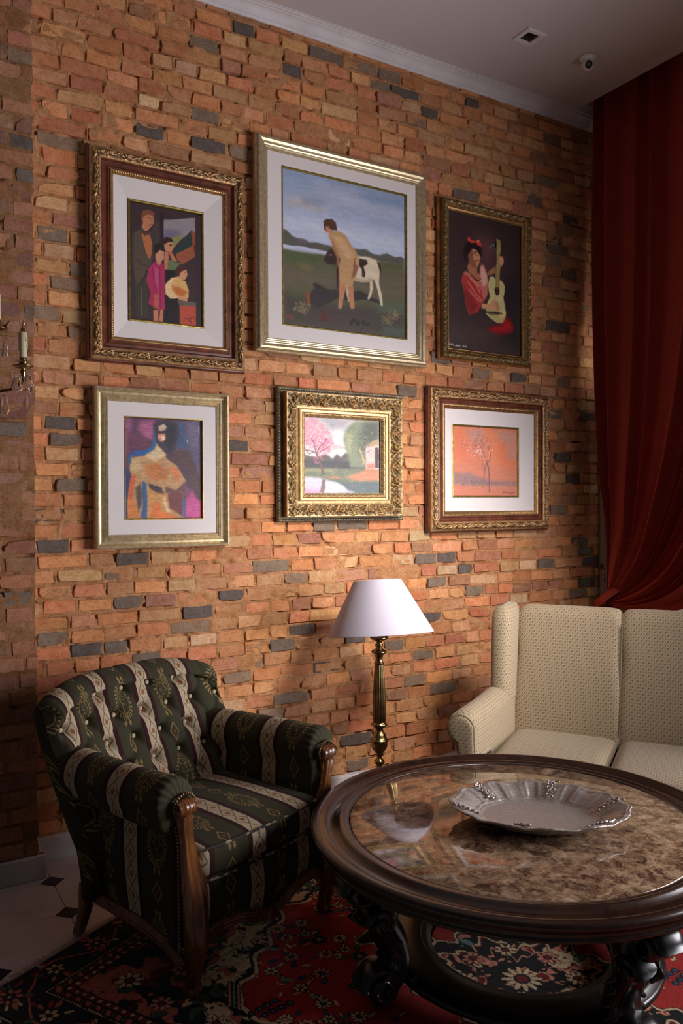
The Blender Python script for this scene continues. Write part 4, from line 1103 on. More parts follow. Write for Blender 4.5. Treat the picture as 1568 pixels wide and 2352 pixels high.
frame_pale(1.746, 2.826, 3.478, 2.373, .076, (1.900, 2.692, 3.341, 2.520), .010, 'large painting of a nude with a spotted calf, wide pale gilt frame', PAINT[2], 250, 102,
    [(0, 0), (0, .026), (.003, .032), (.010, .036), (.012, .044), (.018, .050), (.028, .051), (.038, .046), (.044, .040), (.048, .041), (.054, .038), (.058, .039), (.064, .034), (.068, .035), (.074, .028), (.076, .020)])
frame_pale(.938, 1.596, 2.139, 1.389, .070, (1.078, 1.466, 2.008, 1.522), .007, 'painting of a nude torso in purple and orange, pale gilt frame', PAINT[4], 195, 104,
    [(0, 0), (0, .040), (.003, .048), (.010, .050), (.013, .046), (.016, .038), (.022, .030), (.030, .027), (.038, .030), (.044, .034), (.046, .030), (.052, .033), (.054, .029), (.060, .032), (.064, .026), (.070, .022)])
# 3 --- guitar player
def frame_guitar():
    L, R, T, B = 2.940, 3.638, 3.378, 2.448
    t, W, Hh = picture(L, R, T, B, 'dark painting of a guitar player in red shawl, narrow carved bronze frame')
    ring_frame('frame_side', W+.030, Hh+.012, [(0, 0), (0, .010), (.006, .016), (.018, .018)], M['frame_side'], t)
    a = .036
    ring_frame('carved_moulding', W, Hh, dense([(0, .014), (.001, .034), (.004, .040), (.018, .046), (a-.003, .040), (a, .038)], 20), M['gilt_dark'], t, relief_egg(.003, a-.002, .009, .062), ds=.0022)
    ring_frame('gilt_moulding', W-2*a, Hh-2*a, [(0, .040), (.003, .042), (.007, .038), (.010, .030), (.018, .026), (.021, .027), (.025, .022), (.027, .016)], M['gilt_plain'], t)
    flat('backing', W-.02, Hh-.02, .0, .010, M['frame_side'], t)
    cw, ch = 3.560-2.999, 3.312-2.515; cx, cz = off(t, 2.999, 3.560, 3.312, 2.515)
    canvas(t, PAINT[3], cw+.01, ch+.01, 180, -.017, 103, cz, cx)
frame_guitar()
# 5 --- pink tree landscape in a rococo frame
def frame_rococo():
    L, R, T, B = 1.875, 2.666, 2.206, 1.498
    t, W, Hh = picture(L, R, T, B, 'small landscape with a pink blossom tree in ornate gold rococo frame')
    ring_frame('beaded_back_frame', W, Hh, dense([(0, 0), (0, .018), (.003, .024), (.010, .026), (.016, .024), (.018, .020), (.034, .018)], 18), M['bead_grey'], t,
               lambda s, tt, L_, k: (.004*np.clip(np.cos(s/.016*2*PI), 0, 1)*((tt > .004) & (tt < .014)), 0*s), ds=.0027)
    fl_, fr_, ft, fb = 1.903, 2.634, 2.178, 1.524; cx, cz = off(t, fl_, fr_, ft, fb); w5, h5 = fr_-fl_, ft-fb
    ring_frame('box_side', w5, h5, [(0, .016), (.0, .055), (.004, .064)], M['frame_side'], t, cx=cx, cz=cz)
    a = .084
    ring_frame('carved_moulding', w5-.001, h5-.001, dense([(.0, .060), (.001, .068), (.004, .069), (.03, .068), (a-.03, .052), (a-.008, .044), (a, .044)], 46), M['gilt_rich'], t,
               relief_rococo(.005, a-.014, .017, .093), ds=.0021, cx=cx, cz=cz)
    w6, h6 = w5-2*a, h5-2*a
    ring_frame('inner_moulding', w6, h6, [(0, .044), (0, .058), (.003, .059), (.006, .052), (.018, .050), (.021, .042)], M['gilt_rich'], t, cx=cx, cz=cz)
    ring_frame('sight_moulding', w6-.042, h6-.042, dense([(0, .042), (.001, .050), (.005, .050), (.012, .044), (.016, .036), (.022, .030)], 14), M['gilt_rich'], t,
               relief_leaf(.004, .020, .004, .018), ds=.0022, cx=cx, cz=cz)
    flat('backing', W-.02, Hh-.02, .0, .012, M['frame_side'], t)
    cw, ch = 2.495-2.020, 2.046-1.656; cx, cz = off(t, 2.020, 2.495, 2.046, 1.656)
    canvas(t, PAINT[5], cw+.012, ch+.012, 195, -.028, 105, cz, cx)
frame_rococo()

# ================================================================== armchair
def armchair():
    A = empty('armchair', (1.231, 2.612, .0105), math.radians(21.303),
              'tufted barrel armchair in dark green and cream striped fabric with carved wood frame', 'armchair')
    CREAM = .125   # with P=.25 a cream stripe is centred where U = .125 mod .25
    # ---- backrest: curved tufted slab
    Wd, R0, th = .425, .600, .125
    def plan(t, z):
        k = 1-.16*smooth(.50, .17, z)                      # narrows towards the rail
        lean = .44*np.maximum(z-.42, -.05)
        x = Wd*k*np.sin(t*1.12)/math.sin(1.12)
        y = R0-np.abs(t)**2.6*(.13-.09*smooth(.45, .75, z))*(1-.45*smooth(.45, .17, z))+lean-.035
        return x, y
    def frame(t, z):
        e = 1e-3; x0, y0 = plan(t-e, z); x1, y1 = plan(t+e, z); x, y = plan(t, z)
        tx, ty = x1-x0, y1-y0; L = np.hypot(tx, ty); return x, y, ty/L, -tx/L      # normal towards the sitter
    tt = np.linspace(-1, 1, 141)
    xm, ym = plan(tt, .7*np.ones_like(tt)); arc = np.concatenate([[0], np.cumsum(np.hypot(np.diff(xm), np.diff(ym)))]); arc -= arc[-1]/2
    ztop = .925-.080*np.abs(tt)**2.6
    nf, na, nr = 64, 14, 26
    G = np.zeros((len(tt), nf+na+nr, 3)); UV = np.zeros((len(tt), nf+na+nr, 2))
    bu = []
    rows = [(.845, 0), (.755, 1), (.665, 0), (.575, 1), (.485, 0)]
    for z, o in rows:
        for k in range(-4, 5):
            u = .066+k*.132+(0.066 if o else 0)
            if abs(u) < .40 and not (z < .6 and abs(u) > .33): bu.append((u, z))
    for i, t in enumerate(tt):
        edge = math.sqrt(max(.0004, 1-max(0, (abs(t)-.90)/.10)**2))
        h = th/2*edge; zt = ztop[i]-h
        zf = np.linspace(.36, zt, nf); zr = np.linspace(zt, .165, nr)
        col = []
        for j, z in enumerate(zf):
            x, y, nx, ny = frame(t, z)
            d = h; du = arc[i]
            dep = 0
            for (bu_, bz) in bu:
                dd = (du-bu_)**2+((z-bz))**2
                if dd < .02: dep += .034*math.exp(-dd/(.020**2))+.024*math.exp(-dd/(.05**2))
                # crease to the two lower neighbours
            cr = 9
            for (bu_, bz) in bu:
                for sg in (-1, 1):
                    if bz < .5: continue
                    ax, az = du-bu_, z-bz; bx, bz2 = sg*.066, -.09
                    q = max(0, min(1, (ax*bx+az*bz2)/(bx*bx+bz2*bz2))); cr = min(cr, math.hypot(ax-q*bx, az-q*bz2))
            if z > .845:       # straight creases run from the top row over the roll
                for (bu_, bz) in bu:
                    if abs(bz-.845) < .01: cr = min(cr, abs(du-bu_)+.006)
            dep += .010*math.exp(-(cr/.008)**2)
            d = h+(.020*smooth(.36, .45, z)-dep)*edge
            col.append((x+nx*d, y+ny*d, z))
        x, y, nx, ny = frame(t, zt)
        for j in range(na):
            a = PI*(j+.5)/na
            hh = h+.020*edge*math.cos(a)*(1 if math.cos(a) > 0 else 0)
            crz = 0
            for (bu_, bz) in bu:
                if abs(bz-.845) < .01: crz += .006*math.exp(-((arc[i]-bu_)/.012)**2)*max(0, math.cos(a*.55))
            col.append((x+nx*hh*math.cos(a), y+ny*hh*math.cos(a), zt+h*1.05*math.sin(a)-crz*edge))
        for z in zr:
            x, y, nx, ny = frame(t, z); col.append((x-nx*h, y-ny*h, z))
        G[i] = col
        V = np.concatenate([[0], np.cumsum(np.linalg.norm(np.diff(np.array(col), axis=0), axis=1))])
        # measure along the smooth section so the pattern does not wobble over the tufting
        V = np.concatenate([zf-.36, zt-.36+h*PI*(np.arange(na)+.5)/na, zt-.36+h*PI+(zt-zr)])
        ua = arc[i]-.012; UV[i, :, 0] = (-.24+1.5*(ua+.2) if ua < -.2 else ua*1.2 if ua < .25 else .30+(ua-.25)*.45)+CREAM; UV[i, :, 1] = V+.02
    MB().grid(G, uv=UV, closed_v=True, flip=True).build('backrest', M['stripe'], A, uv=True)
    for (u, z) in bu:
        t = float(np.interp(u, arc, tt)); x, y, nx, ny = frame(t, z); d = th/2-.026
        q = Vector((nx, ny, .1)).to_track_quat('Z', 'Y')
        MB().lathe([(.001, .006), (.006, .0055), (.010, .002), (.0105, -.002), (.007, -.005), (.001, -.006)], n=12, rot=q).build('button', M['button'], A).location = (x+nx*d, y+ny*d, z)
    # ---- arms
    for s in (-1, 1):
        ny_, sec = 44, []
        for a in np.linspace(0, 1, 10): sec.append((-.058-.006*math.sin(a*PI), .33+.215*a))
        for a in np.linspace(200, -75, 80): sec.append((.085*math.cos(math.radians(a))*.92+.004, .605+.082*math.sin(math.radians(a))))
        for a in np.linspace(0, 1, 4): sec.append((.004-.01*a, .515-.16*a))
        sec = np.array(sec); G = np.zeros((ny_, len(sec), 3)); UV = np.zeros((ny_, len(sec), 2))
        per = np.concatenate([[0], np.cumsum(np.hypot(*np.diff(sec, axis=0).T))])
        for i in range(ny_):
            f = i/(ny_-1); y = .012+.545*f**.9 if i > 7 else .0+.012*(i/7.0)
            y = np.interp(i, [0, 6, 9, ny_-1], [.002, .030, .064, .620])
            close = [.20, .36, .52, .68, .82, .91, .96, .985, 1.0][min(i, 8)]
            cx, cz = .365+.008*math.sin(f*PI)-.02*f*f, .600
            sc = close; gx = sec[:, 0]*sc; gz = (sec[:, 1]-.600)*sc+.600
            low = sec[:, 1] < .52                       # the inner face keeps its height
            gz = np.where(low, sec[:, 1], gz); gx = np.where(low, sec[:, 0]*max(sc, .75), gx)
            if i < 12:                                  # gathers round the front
                pl = .007*(1-i/12)*np.sin(np.arange(len(sec))*1.15); gx = gx*(1+pl*8); gz = gz+pl*.6*(~low)
            gz = gz+(.010*(1-f)+.010)*(sec[:, 1] > .56)
            G[i, :, 0] = s*(cx+gx); G[i, :, 1] = y; G[i, :, 2] = gz
            UV[i, :, 0] = (max(y, .07-y)-.25)*.93+CREAM; UV[i, :, 1] = per+.03*s+.07
        MB().grid(G, uv=UV, closed_v=True, flip=(s < 0)).build('armrest', M['stripe'], A, uv=True)
        # outer side panel
        nyp, nzp = 30, 20; G = np.zeros((nyp, nzp, 3)); UV = np.zeros((nyp, nzp, 2))
        for i in range(nyp):
            f = i/(nyp-1); y = .012+.60*f
            for j in range(nzp):
                q = j/(nzp-1); zb = .14+.035*math.sin(min(1, f*1.6)*PI*.5)
                z = zb+(.57-zb)*q
                x = (.375-.045*f*(1-q)+.0*f)+.012*math.sin(q*PI)*math.sin(f*PI)-.030*smooth(.55, 1, f)*(1-q)
                G[i, j] = (s*x, y, z); UV[i, j] = ((y-.25)*.93+CREAM, z)
        mb = MB().grid(G, uv=UV, flip=(s > 0))
        G2 = G.copy(); G2[:, :, 0] -= s*.03; mb.grid(G2, uv=UV, flip=(s < 0))
        mb.build('side_panel', M['stripe'], A, uv=True)
        # carved front post running into the cabriole leg
        prof = [(.605, .362, -.002, .028, .020), (.585, .364, -.006, .029, .022), (.55, .362, -.006, .026, .018), (.50, .353, -.004, .027, .018), (.45, .345, -.004, .033, .019), (.40, .335, -.006, .042, .021), (.355, .326, -.010, .050, .023),
                (.32, .325, -.012, .049, .024), (.27, .328, -.016, .044, .028), (.215, .333, -.024, .042, .034), (.17, .336, -.030, .037, .034), (.13, .338, -.030, .030, .030), (.09, .338, -.022, .024, .024), (.055, .338, -.012, .021, .021),
                (.030, .340, -.006, .021, .022), (.015, .341, -.006, .024, .026), (.004, .341, -.006, .022, .024), (0, .341, -.006, .018, .020)]
        rings = []
        for (z, cx, cy, wx, wy) in prof:
            ring = []
            for k in range(40):
                a = 2*PI*k/40; c_, s_ = math.cos(a), math.sin(a); e = .62
                px = math.copysign(abs(c_)**e, c_)*wx; py = math.copysign(abs(s_)**e, s_)*wy
                if s_ < -.2: py -= .0065*math.cos(px/wx*PI*1.0)+(.0045*math.cos(px/wx*3*PI) if z > .3 else .006*math.cos(px/wx*2*PI))
                ring.append((s*(cx+px), cy+py, z))
            rings.append(ring if s > 0 else ring[::-1])
        mb = MB().loft(rings[::-1])
        q = Vector((1, 0, 0)).to_track_quat('Z', 'Y')
        rp = [(.001, -.036), (.020, -.036), (.026, -.031), (.024, -.024), (.030, -.018), (.031, -.012), (.026, -.008), (.032, -.003), (.032, .003), (.026, .008), (.031, .012), (.030, .018), (.024, .024), (.026, .031), (.020, .036), (.001, .036)]
        mb.lathe(rp, c=(s*.362, -.006, .614), n=22, rot=q)
        mb.scroll((s*.398, -.004, .614), .024, Matrix.Rotation(math.radians(90), 3, 'Z').to_quaternion() if False else Vector((1, 0, 0)).to_track_quat('Y', 'Z'), 1.3, .006, .006, 22)
        for o in (-.016, 0, .016): mb.sphere((s*(.341+o), -.024, .016), .0115, 10, (1, 1.2, 1.3))     # toes
        # leaf cresting on the knee
        pts = [(s*(.341+.040*math.cos(a)), -.050+.004*abs(math.cos(a)), .168+.020*math.sin(a)) for a in np.linspace(.15, PI-.15, 12)]
        mb.tube(pts, [.003+.003*math.sin(k/11*PI) for k in range(12)], 8)
        mb.build('front_leg', M['wood'], A)
        # rear leg
        rings = []
        for (z, cx, cy, w_) in [(.185, .312, .585, .030), (.15, .314, .588, .029), (.10, .320, .592, .024), (.05, .328, .600, .021), (0, .338, .612, .019)]:
            rings.append([(s*(cx+w_*math.copysign(abs(math.cos(a))**.6, math.cos(a))), cy+w_*math.copysign(abs(math.sin(a))**.6, math.sin(a)), z) for a in [2*PI*k/14 for k in range(14)]][::s])
        MB().loft(rings[::-1]).build('rear_leg', M['wood'], A)
        # side rail: two-rib carved moulding on a curve
        path = [(.352, .010, .110), (.358, .040, .132), (.362, .08, .156), (.364, .13, .172), (.362, .20, .184), (.356, .30, .186), (.346, .40, .184), (.336, .50, .180), (.328, .585, .176)]
        mb = MB()
        for dz, dr, dx in ((.0, .017, 0), (-.012, .009, .008), (.012, .008, .006)):
            mb.tube([(s*(x+dx), y, z+dz-.012) for x, y, z in path], [dr*(.8 if k in (0,) else 1) for k in range(len(path))], 10, flat=1.25)
        mb.build('side_rail', M['wood'], A)
        # nail heads
        nb = MB()
        for z in np.arange(.155, .56, .0125):
            cx = np.interp(z, [p[0] for p in prof][::-1], [p[1] for p in prof][::-1]); wx = np.interp(z, [p[0] for p in prof][::-1], [p[3] for p in prof][::-1])
            nb.sphere((s*(cx+wx+.004), .004, z), .0052, 6)
            if z < .335: nb.sphere((s*(cx-wx-.005), -.004, z), .0052, 6)
        for a in np.linspace(-.1, 1.15*PI, 17): nb.sphere((s*.362+.044*math.cos(a), -.006, .618+.040*math.sin(a)), .0058, 6)
        nb.build('nail_trim', M['nail'], A, kind='stuff')
    # ---- seat rail with shell
    half = [(.335, .105), (.325, .140), (.305, .165), (.275, .180), (.235, .188), (.19, .188), (.14, .180), (.10, .165), (.065, .150), (.03, .142), (0, .140)]
    path = [(-x, -.020-.012*(1-(x/.34)**2), z) for x, z in half]+[(x, -.020-.012*(1-(x/.34)**2), z) for x, z in half[::-1][1:]]
    mb = MB()
    for dz, dy, dr in ((0, 0, .017), (-.011, -.010, .008), (.011, -.008, .007)):
        mb.tube([(x, y+dy, z+dz) for x, y, z in path], [dr*(1.25 if abs(p[0]) > .3 else 1) for p in path], 10)
    for k in range(9):
        a = PI*(1.08+.84*k/8); mb.tube([(0, -.046, .158), (.022*math.cos(a), -.054, .152+.020*math.sin(a)), (.050*math.cos(a), -.044, .150+.045*math.sin(a))], [.003, .007, .0055], 8)
    for sg in (-1, 1):
        mb.scroll((sg*.062, -.040, .160), .014, Vector((0, 1, 0)).to_track_quat('Y', 'Z'), 1.2, .014, .005, 18)
    mb.build('seat_rail', M['wood'], A)
    MB().tube([(x, .59+.02*(1-(x/.33)**2), .172) for x in np.linspace(-.325, .325, 14)], .018, 10).build('rear_rail', M['wood'], A)
    nb = MB()
    for x in np.arange(-.27, .271, .0125): nb.sphere((x, -.028-.012*(1-(x/.34)**2), np.interp(abs(x), [h[0] for h in half[::-1]], [h[1] for h in half[::-1]])+.022), .0048, 6)
    nb.build('nail_trim', M['nail'], A, kind='stuff')
    # ---- upholstered seat front
    nx, nz = 50, 16; G = np.zeros((nx, nz, 3)); UV = np.zeros((nx, nz, 2))
    for i in range(nx):
        x = -.335+.67*i/(nx-1); zb = np.interp(abs(x), [h[0] for h in half[::-1]], [h[1] for h in half[::-1]])+.002
        for j in range(nz):
            q = j/(nz-1); z = zb+(.372-zb)*q
            G[i, j] = (x, -.012-.016*math.sin(q*PI)-.012*(1-(x/.34)**2)+.03*smooth(.9, 1, q), z); UV[i, j] = (x+.06+CREAM, z)
    mb = MB().grid(G, uv=UV)
    mb.box((0, .29, .26), (.60, .54, .20), uvs=1)
    mb.build('seat_base', M['stripe'], A, uv=True)
    # ---- loose cushion
    nx, n2 = 60, 48; G = np.zeros((nx, n2, 3)); UV = np.zeros((nx, n2, 2))
    y0, y1, hz = -.030, .535, .054
    def section(x):
        w_ = .318; f = abs(x)/w_; sq = (1-smooth(.90, 1.0, f)*.55); yf = y0-.018*(1-f*f)+.010*f**6
        pts = []; 
        for k in range(n2):
            a = 2*PI*k/n2; c_, s_ = math.cos(a), math.sin(a); e = .22
            py = math.copysign(abs(c_)**e, c_); pz = math.copysign(abs(s_)**(.32), s_)
            hh = hz*sq; cy = (yf+y1)/2; hy = (y1-yf)/2-(1-sq)*.03
            crown = .020*(1-f**2)*(1-(py)**2)
            pts.append((x*(1 if f < .95 else 1), cy-hy*py, .408+pz*hh+(crown if pz > 0 else 0)))
        return pts
    for i in range(nx):
        x = -.312+.624*i/(nx-1); P = np.array(section(x)); G[i] = P
        d = np.hypot(np.diff(P[:, 1]), np.diff(P[:, 2])); UV[i, :, 0] = x+.06+CREAM
        UV[i, :, 1] = -np.where(np.abs(P[:, 1]-P[0, 1]) < .02, P[:, 1]*1-(P[:, 2]-.408)*(1), P[:, 1])
    mb = MB().grid(G, uv=UV, closed_v=True, flip=True)
    b = mb.n-nx*n2; mb.f += [tuple(b+k for k in range(n2)), tuple(b+(nx-1)*n2+k for k in range(n2))[::-1]]; mb.sm += [True, True]
    cu = mb.build('seat_cushion', M['stripe'], A, uv=True)
    for sz in (1, -1):
        loop = []
        for x in np.linspace(-.305, .305, 30): loop.append((x, y0-.018*(1-(x/.318)**2)-.003+.010*(x/.318)**6, .408+sz*hz*.98))
        for y in np.linspace(.0, y1, 12): loop.append((.314, y, .408+sz*hz*.60))
        for x in np.linspace(.30, -.30, 12): loop.append((x, y1, .408+sz*hz*.9))
        for y in np.linspace(y1, .0, 12): loop.append((-.314, y, .408+sz*hz*.60))
        MB().tube(loop, .0048, 8, closed=True).build('piping', M['piping'], cu)
pm = Mat('dark_piping', (44, 42, 36), .8); pm.base(pm.ramp(pm.noise(pm.coord('Object', (1, 1, 1)), 22, 1), [(.44, (40, 38, 32)), (.56, (40, 38, 32)), (.62, (150, 134, 110))])); M['piping'] = pm.m
armchair()

# ================================================================== sofa
def sofa():
    S = empty('sofa', (2.87, 3.08, .0105), math.radians(-56), 'beige lozenge-patterned wing sofa with rolled arms in the corner', 'sofa')
    # local: x to the right along the seat, y to the back, origin at the left inner corner of the seat
    NS, SW = 3, .512
    Wt = NS*SW
    def cushion(name, x0, x1, f, mat, label=None):
        pass
    # seat cushions
    for k in range(NS):
        x0, x1 = k*SW+.003, (k+1)*SW-.003; nx, n2 = 24, 40; G = np.zeros((nx, n2, 3)); UV = np.zeros((nx, n2, 2))
        for i in range(nx):
            f = 2*i/(nx-1)-1; x = (x0+x1)/2+f*(x1-x0)/2; sq = (1-abs(f)**14*.45)
            for j in range(n2):
                a = 2*PI*j/n2; c_, s_ = math.cos(a), math.sin(a)
                py = math.copysign(abs(c_)**.22, c_); pz = math.copysign(abs(s_)**.4, s_)
                y = -.285+py*(.315-(1-sq)*.03); z = .375+pz*.068*sq+(.014*(1-f*f)*(1-py*py) if pz > 0 else 0)
                G[i, j] = (x, y, z); UV[i, j] = (x, y+z*.5)
        mb = MB().grid(G, uv=UV, closed_v=True)
        b = mb.n-nx*n2; mb.f += [tuple(b+q for q in range(n2))[::-1], tuple(b+(nx-1)*n2+q for q in range(n2))]; mb.sm += [True, True]
        mb.build('seat_cushion', M['sofa'], S, uv=True)
    # back panels: rounded over the top, dipping into the seams
    for k in range(NS):
        x0, x1 = k*SW, (k+1)*SW; nx = 34; col = []
        base = []
        for z in np.linspace(.36, .96, 26): base.append((.0+.12*(z-.44)/.6-.012*math.sin((z-.40)/.60*PI), z))
        for a in np.linspace(15, 170, 12): base.append((.12+.062-.075*math.cos(math.radians(a)), .975+.078*math.sin(math.radians(a))))
        for z in np.linspace(.96, .12, 10): base.append((.26-.05*(1-z)*.4, z))
        base = np.array(base); per = np.concatenate([[0], np.cumsum(np.hypot(*np.diff(base, axis=0).T))])
        G = np.zeros((nx, len(base), 3)); UV = np.zeros((nx, len(base), 2))
        cy, cz = .14, .80
        for i in range(nx):
            f = 2*i/(nx-1)-1; f = math.copysign(abs(f)**.7, f); x = (x0+x1)/2+f*(x1-x0)/2
            pin = .020*abs(f)**26+.010*abs(f)**8
            d = base-np.array([cy, cz]); n = d/np.linalg.norm(d, axis=1)[:, None]
            P = base-n*pin*np.array([1, 1])
            G[i, :, 0] = x; G[i, :, 1] = P[:, 0]; G[i, :, 2] = P[:, 1]; UV[i, :, 0] = x; UV[i, :, 1] = per
        MB().grid(G, uv=UV, closed_v=True, flip=True).build('back_panel', M['sofa'], S, uv=True)
    for k in range(1, NS):
        pts = [(k*SW, y-.0+.008, z) for y, z in [(-.008+.12*(z-.44)/.6, z) for z in np.linspace(.45, .97, 14)]]
        MB().tube(pts, .0035, 6).build('seam_piping', M['sofa'], S)
    for s, X0 in ((-1, 0), (1, Wt)):
        # wing: padded upright panel
        n, mz = 34, 44; rings = []
        for j in range(mz):
            q = j/(mz-1); z = .60+.465*q; e = math.sqrt(max(.0009, 1-max(0, (q-.84)/.16)**2)) if q > .84 else 1
            yf = -.115+.075*q**1.3+.05*max(0, q-.8); yb = .24
            hw = .058*e; cx = X0+s*(.052+.006*q)
            cyy = (yf+yb)/2; hy = (yb-yf)/2*(.72+.28*e)*(1 if q < .985 else .3)
            rings.append([(cx+hw*math.copysign(abs(math.cos(a))**.75, math.cos(a)), cyy+hy*math.copysign(abs(math.sin(a))**.5, math.sin(a)), z) for a in [2*PI*i/n for i in range(n)]])
        G = np.array(rings); UV = np.zeros(G.shape[:2]+(2,)); UV[..., 1] = G[..., 2]
        dd = np.linalg.norm(np.diff(G, axis=1, append=G[:, :1]), axis=2); UV[..., 0] = np.concatenate([np.zeros((mz, 1)), np.cumsum(dd, axis=1)[:, :-1]], 1)
        mb = MB().grid(G, uv=UV, closed_v=True); b = mb.n-n*mz; mb.f += [tuple(b+k for k in range(n))[::-1], tuple(b+(mz-1)*n+k for k in range(n))]; mb.sm += [True, True]
        mb.build('wing', M['sofa'], S, uv=True)
        # rolled arm
        sec = []
        for a in np.linspace(0, 1, 10): sec.append((-.002-.004*math.sin(a*PI), .34+.20*a))
        for a in np.linspace(180, -60, 26): sec.append((.066+.068*math.cos(math.radians(a)), .600+.070*math.sin(math.radians(a))))
        for a in np.linspace(0, 1, 8): sec.append((.086-.02*math.sin(a*PI*.7), .535-.41*a))
        sec = np.array(sec); per = np.concatenate([[0], np.cumsum(np.hypot(*np.diff(sec, axis=0).T))]); ny_ = 30
        G = np.zeros((ny_, len(sec), 3)); UV = np.zeros((ny_, len(sec), 2))
        for i in range(ny_):
            f = i/(ny_-1); y = .10-.655*f; sc = 1-.10*smooth(.96, 1, f); cx, cz = .07, .50
            G[i, :, 0] = X0+s*(cx+(sec[:, 0]-cx)*sc+.045*f*f); G[i, :, 1] = y-.0; G[i, :, 2] = cz+(sec[:, 1]-cz)*sc-.030*f*(sec[:, 1] > .45)
            UV[i, :, 0] = y; UV[i, :, 1] = per
        mb = MB().grid(G, uv=UV, closed_v=True, flip=(s > 0)); mb.build('armrest', M['sofa'], S, uv=True)
        # front facing of the arm with piping
        P = G[-1]; c = P.mean(0); m_ = len(P)
        rings = [P, P*.0+(c+(P-c)*.97+np.array([0, -.012, 0])), c+(P-c)*.80+np.array([0, -.016, 0]), c+(P-c)*.3+np.array([0, -.016, 0])]
        R_ = np.array(rings); uvr = np.stack([R_[..., 0], R_[..., 2]], -1)
        mb = MB().grid(R_, uv=uvr, closed_v=True, flip=(s > 0)); b = mb.n-m_; mb.f.append(tuple(b+k for k in range(m_))[::s]); mb.sm.append(True)
        fo = mb.build('arm_front', M['sofa'], S, uv=True)
        MB().tube([tuple(p) for p in (c+(P-c)*1.0+np.array([0, -.006, 0]))], .0045, 6, closed=True).build('piping', M['sofa'], fo)
    # frame below the cushions, legs
    MB().box((Wt/2, -.235, .215), (Wt+.20, .60, .21), bev=.02).build('seat_frame', M['sofa'], S, uv=True)
    for x in (-.06, Wt+.06):
        for y in (-.48, .18):
            MB().lathe([(.016, 0), (.020, .02), (.018, .05), (.026, .09), (.030, .125), (.001, .125)], c=(x, y, 0), n=16).build('leg', M['dark_wood'], S)
sofa()

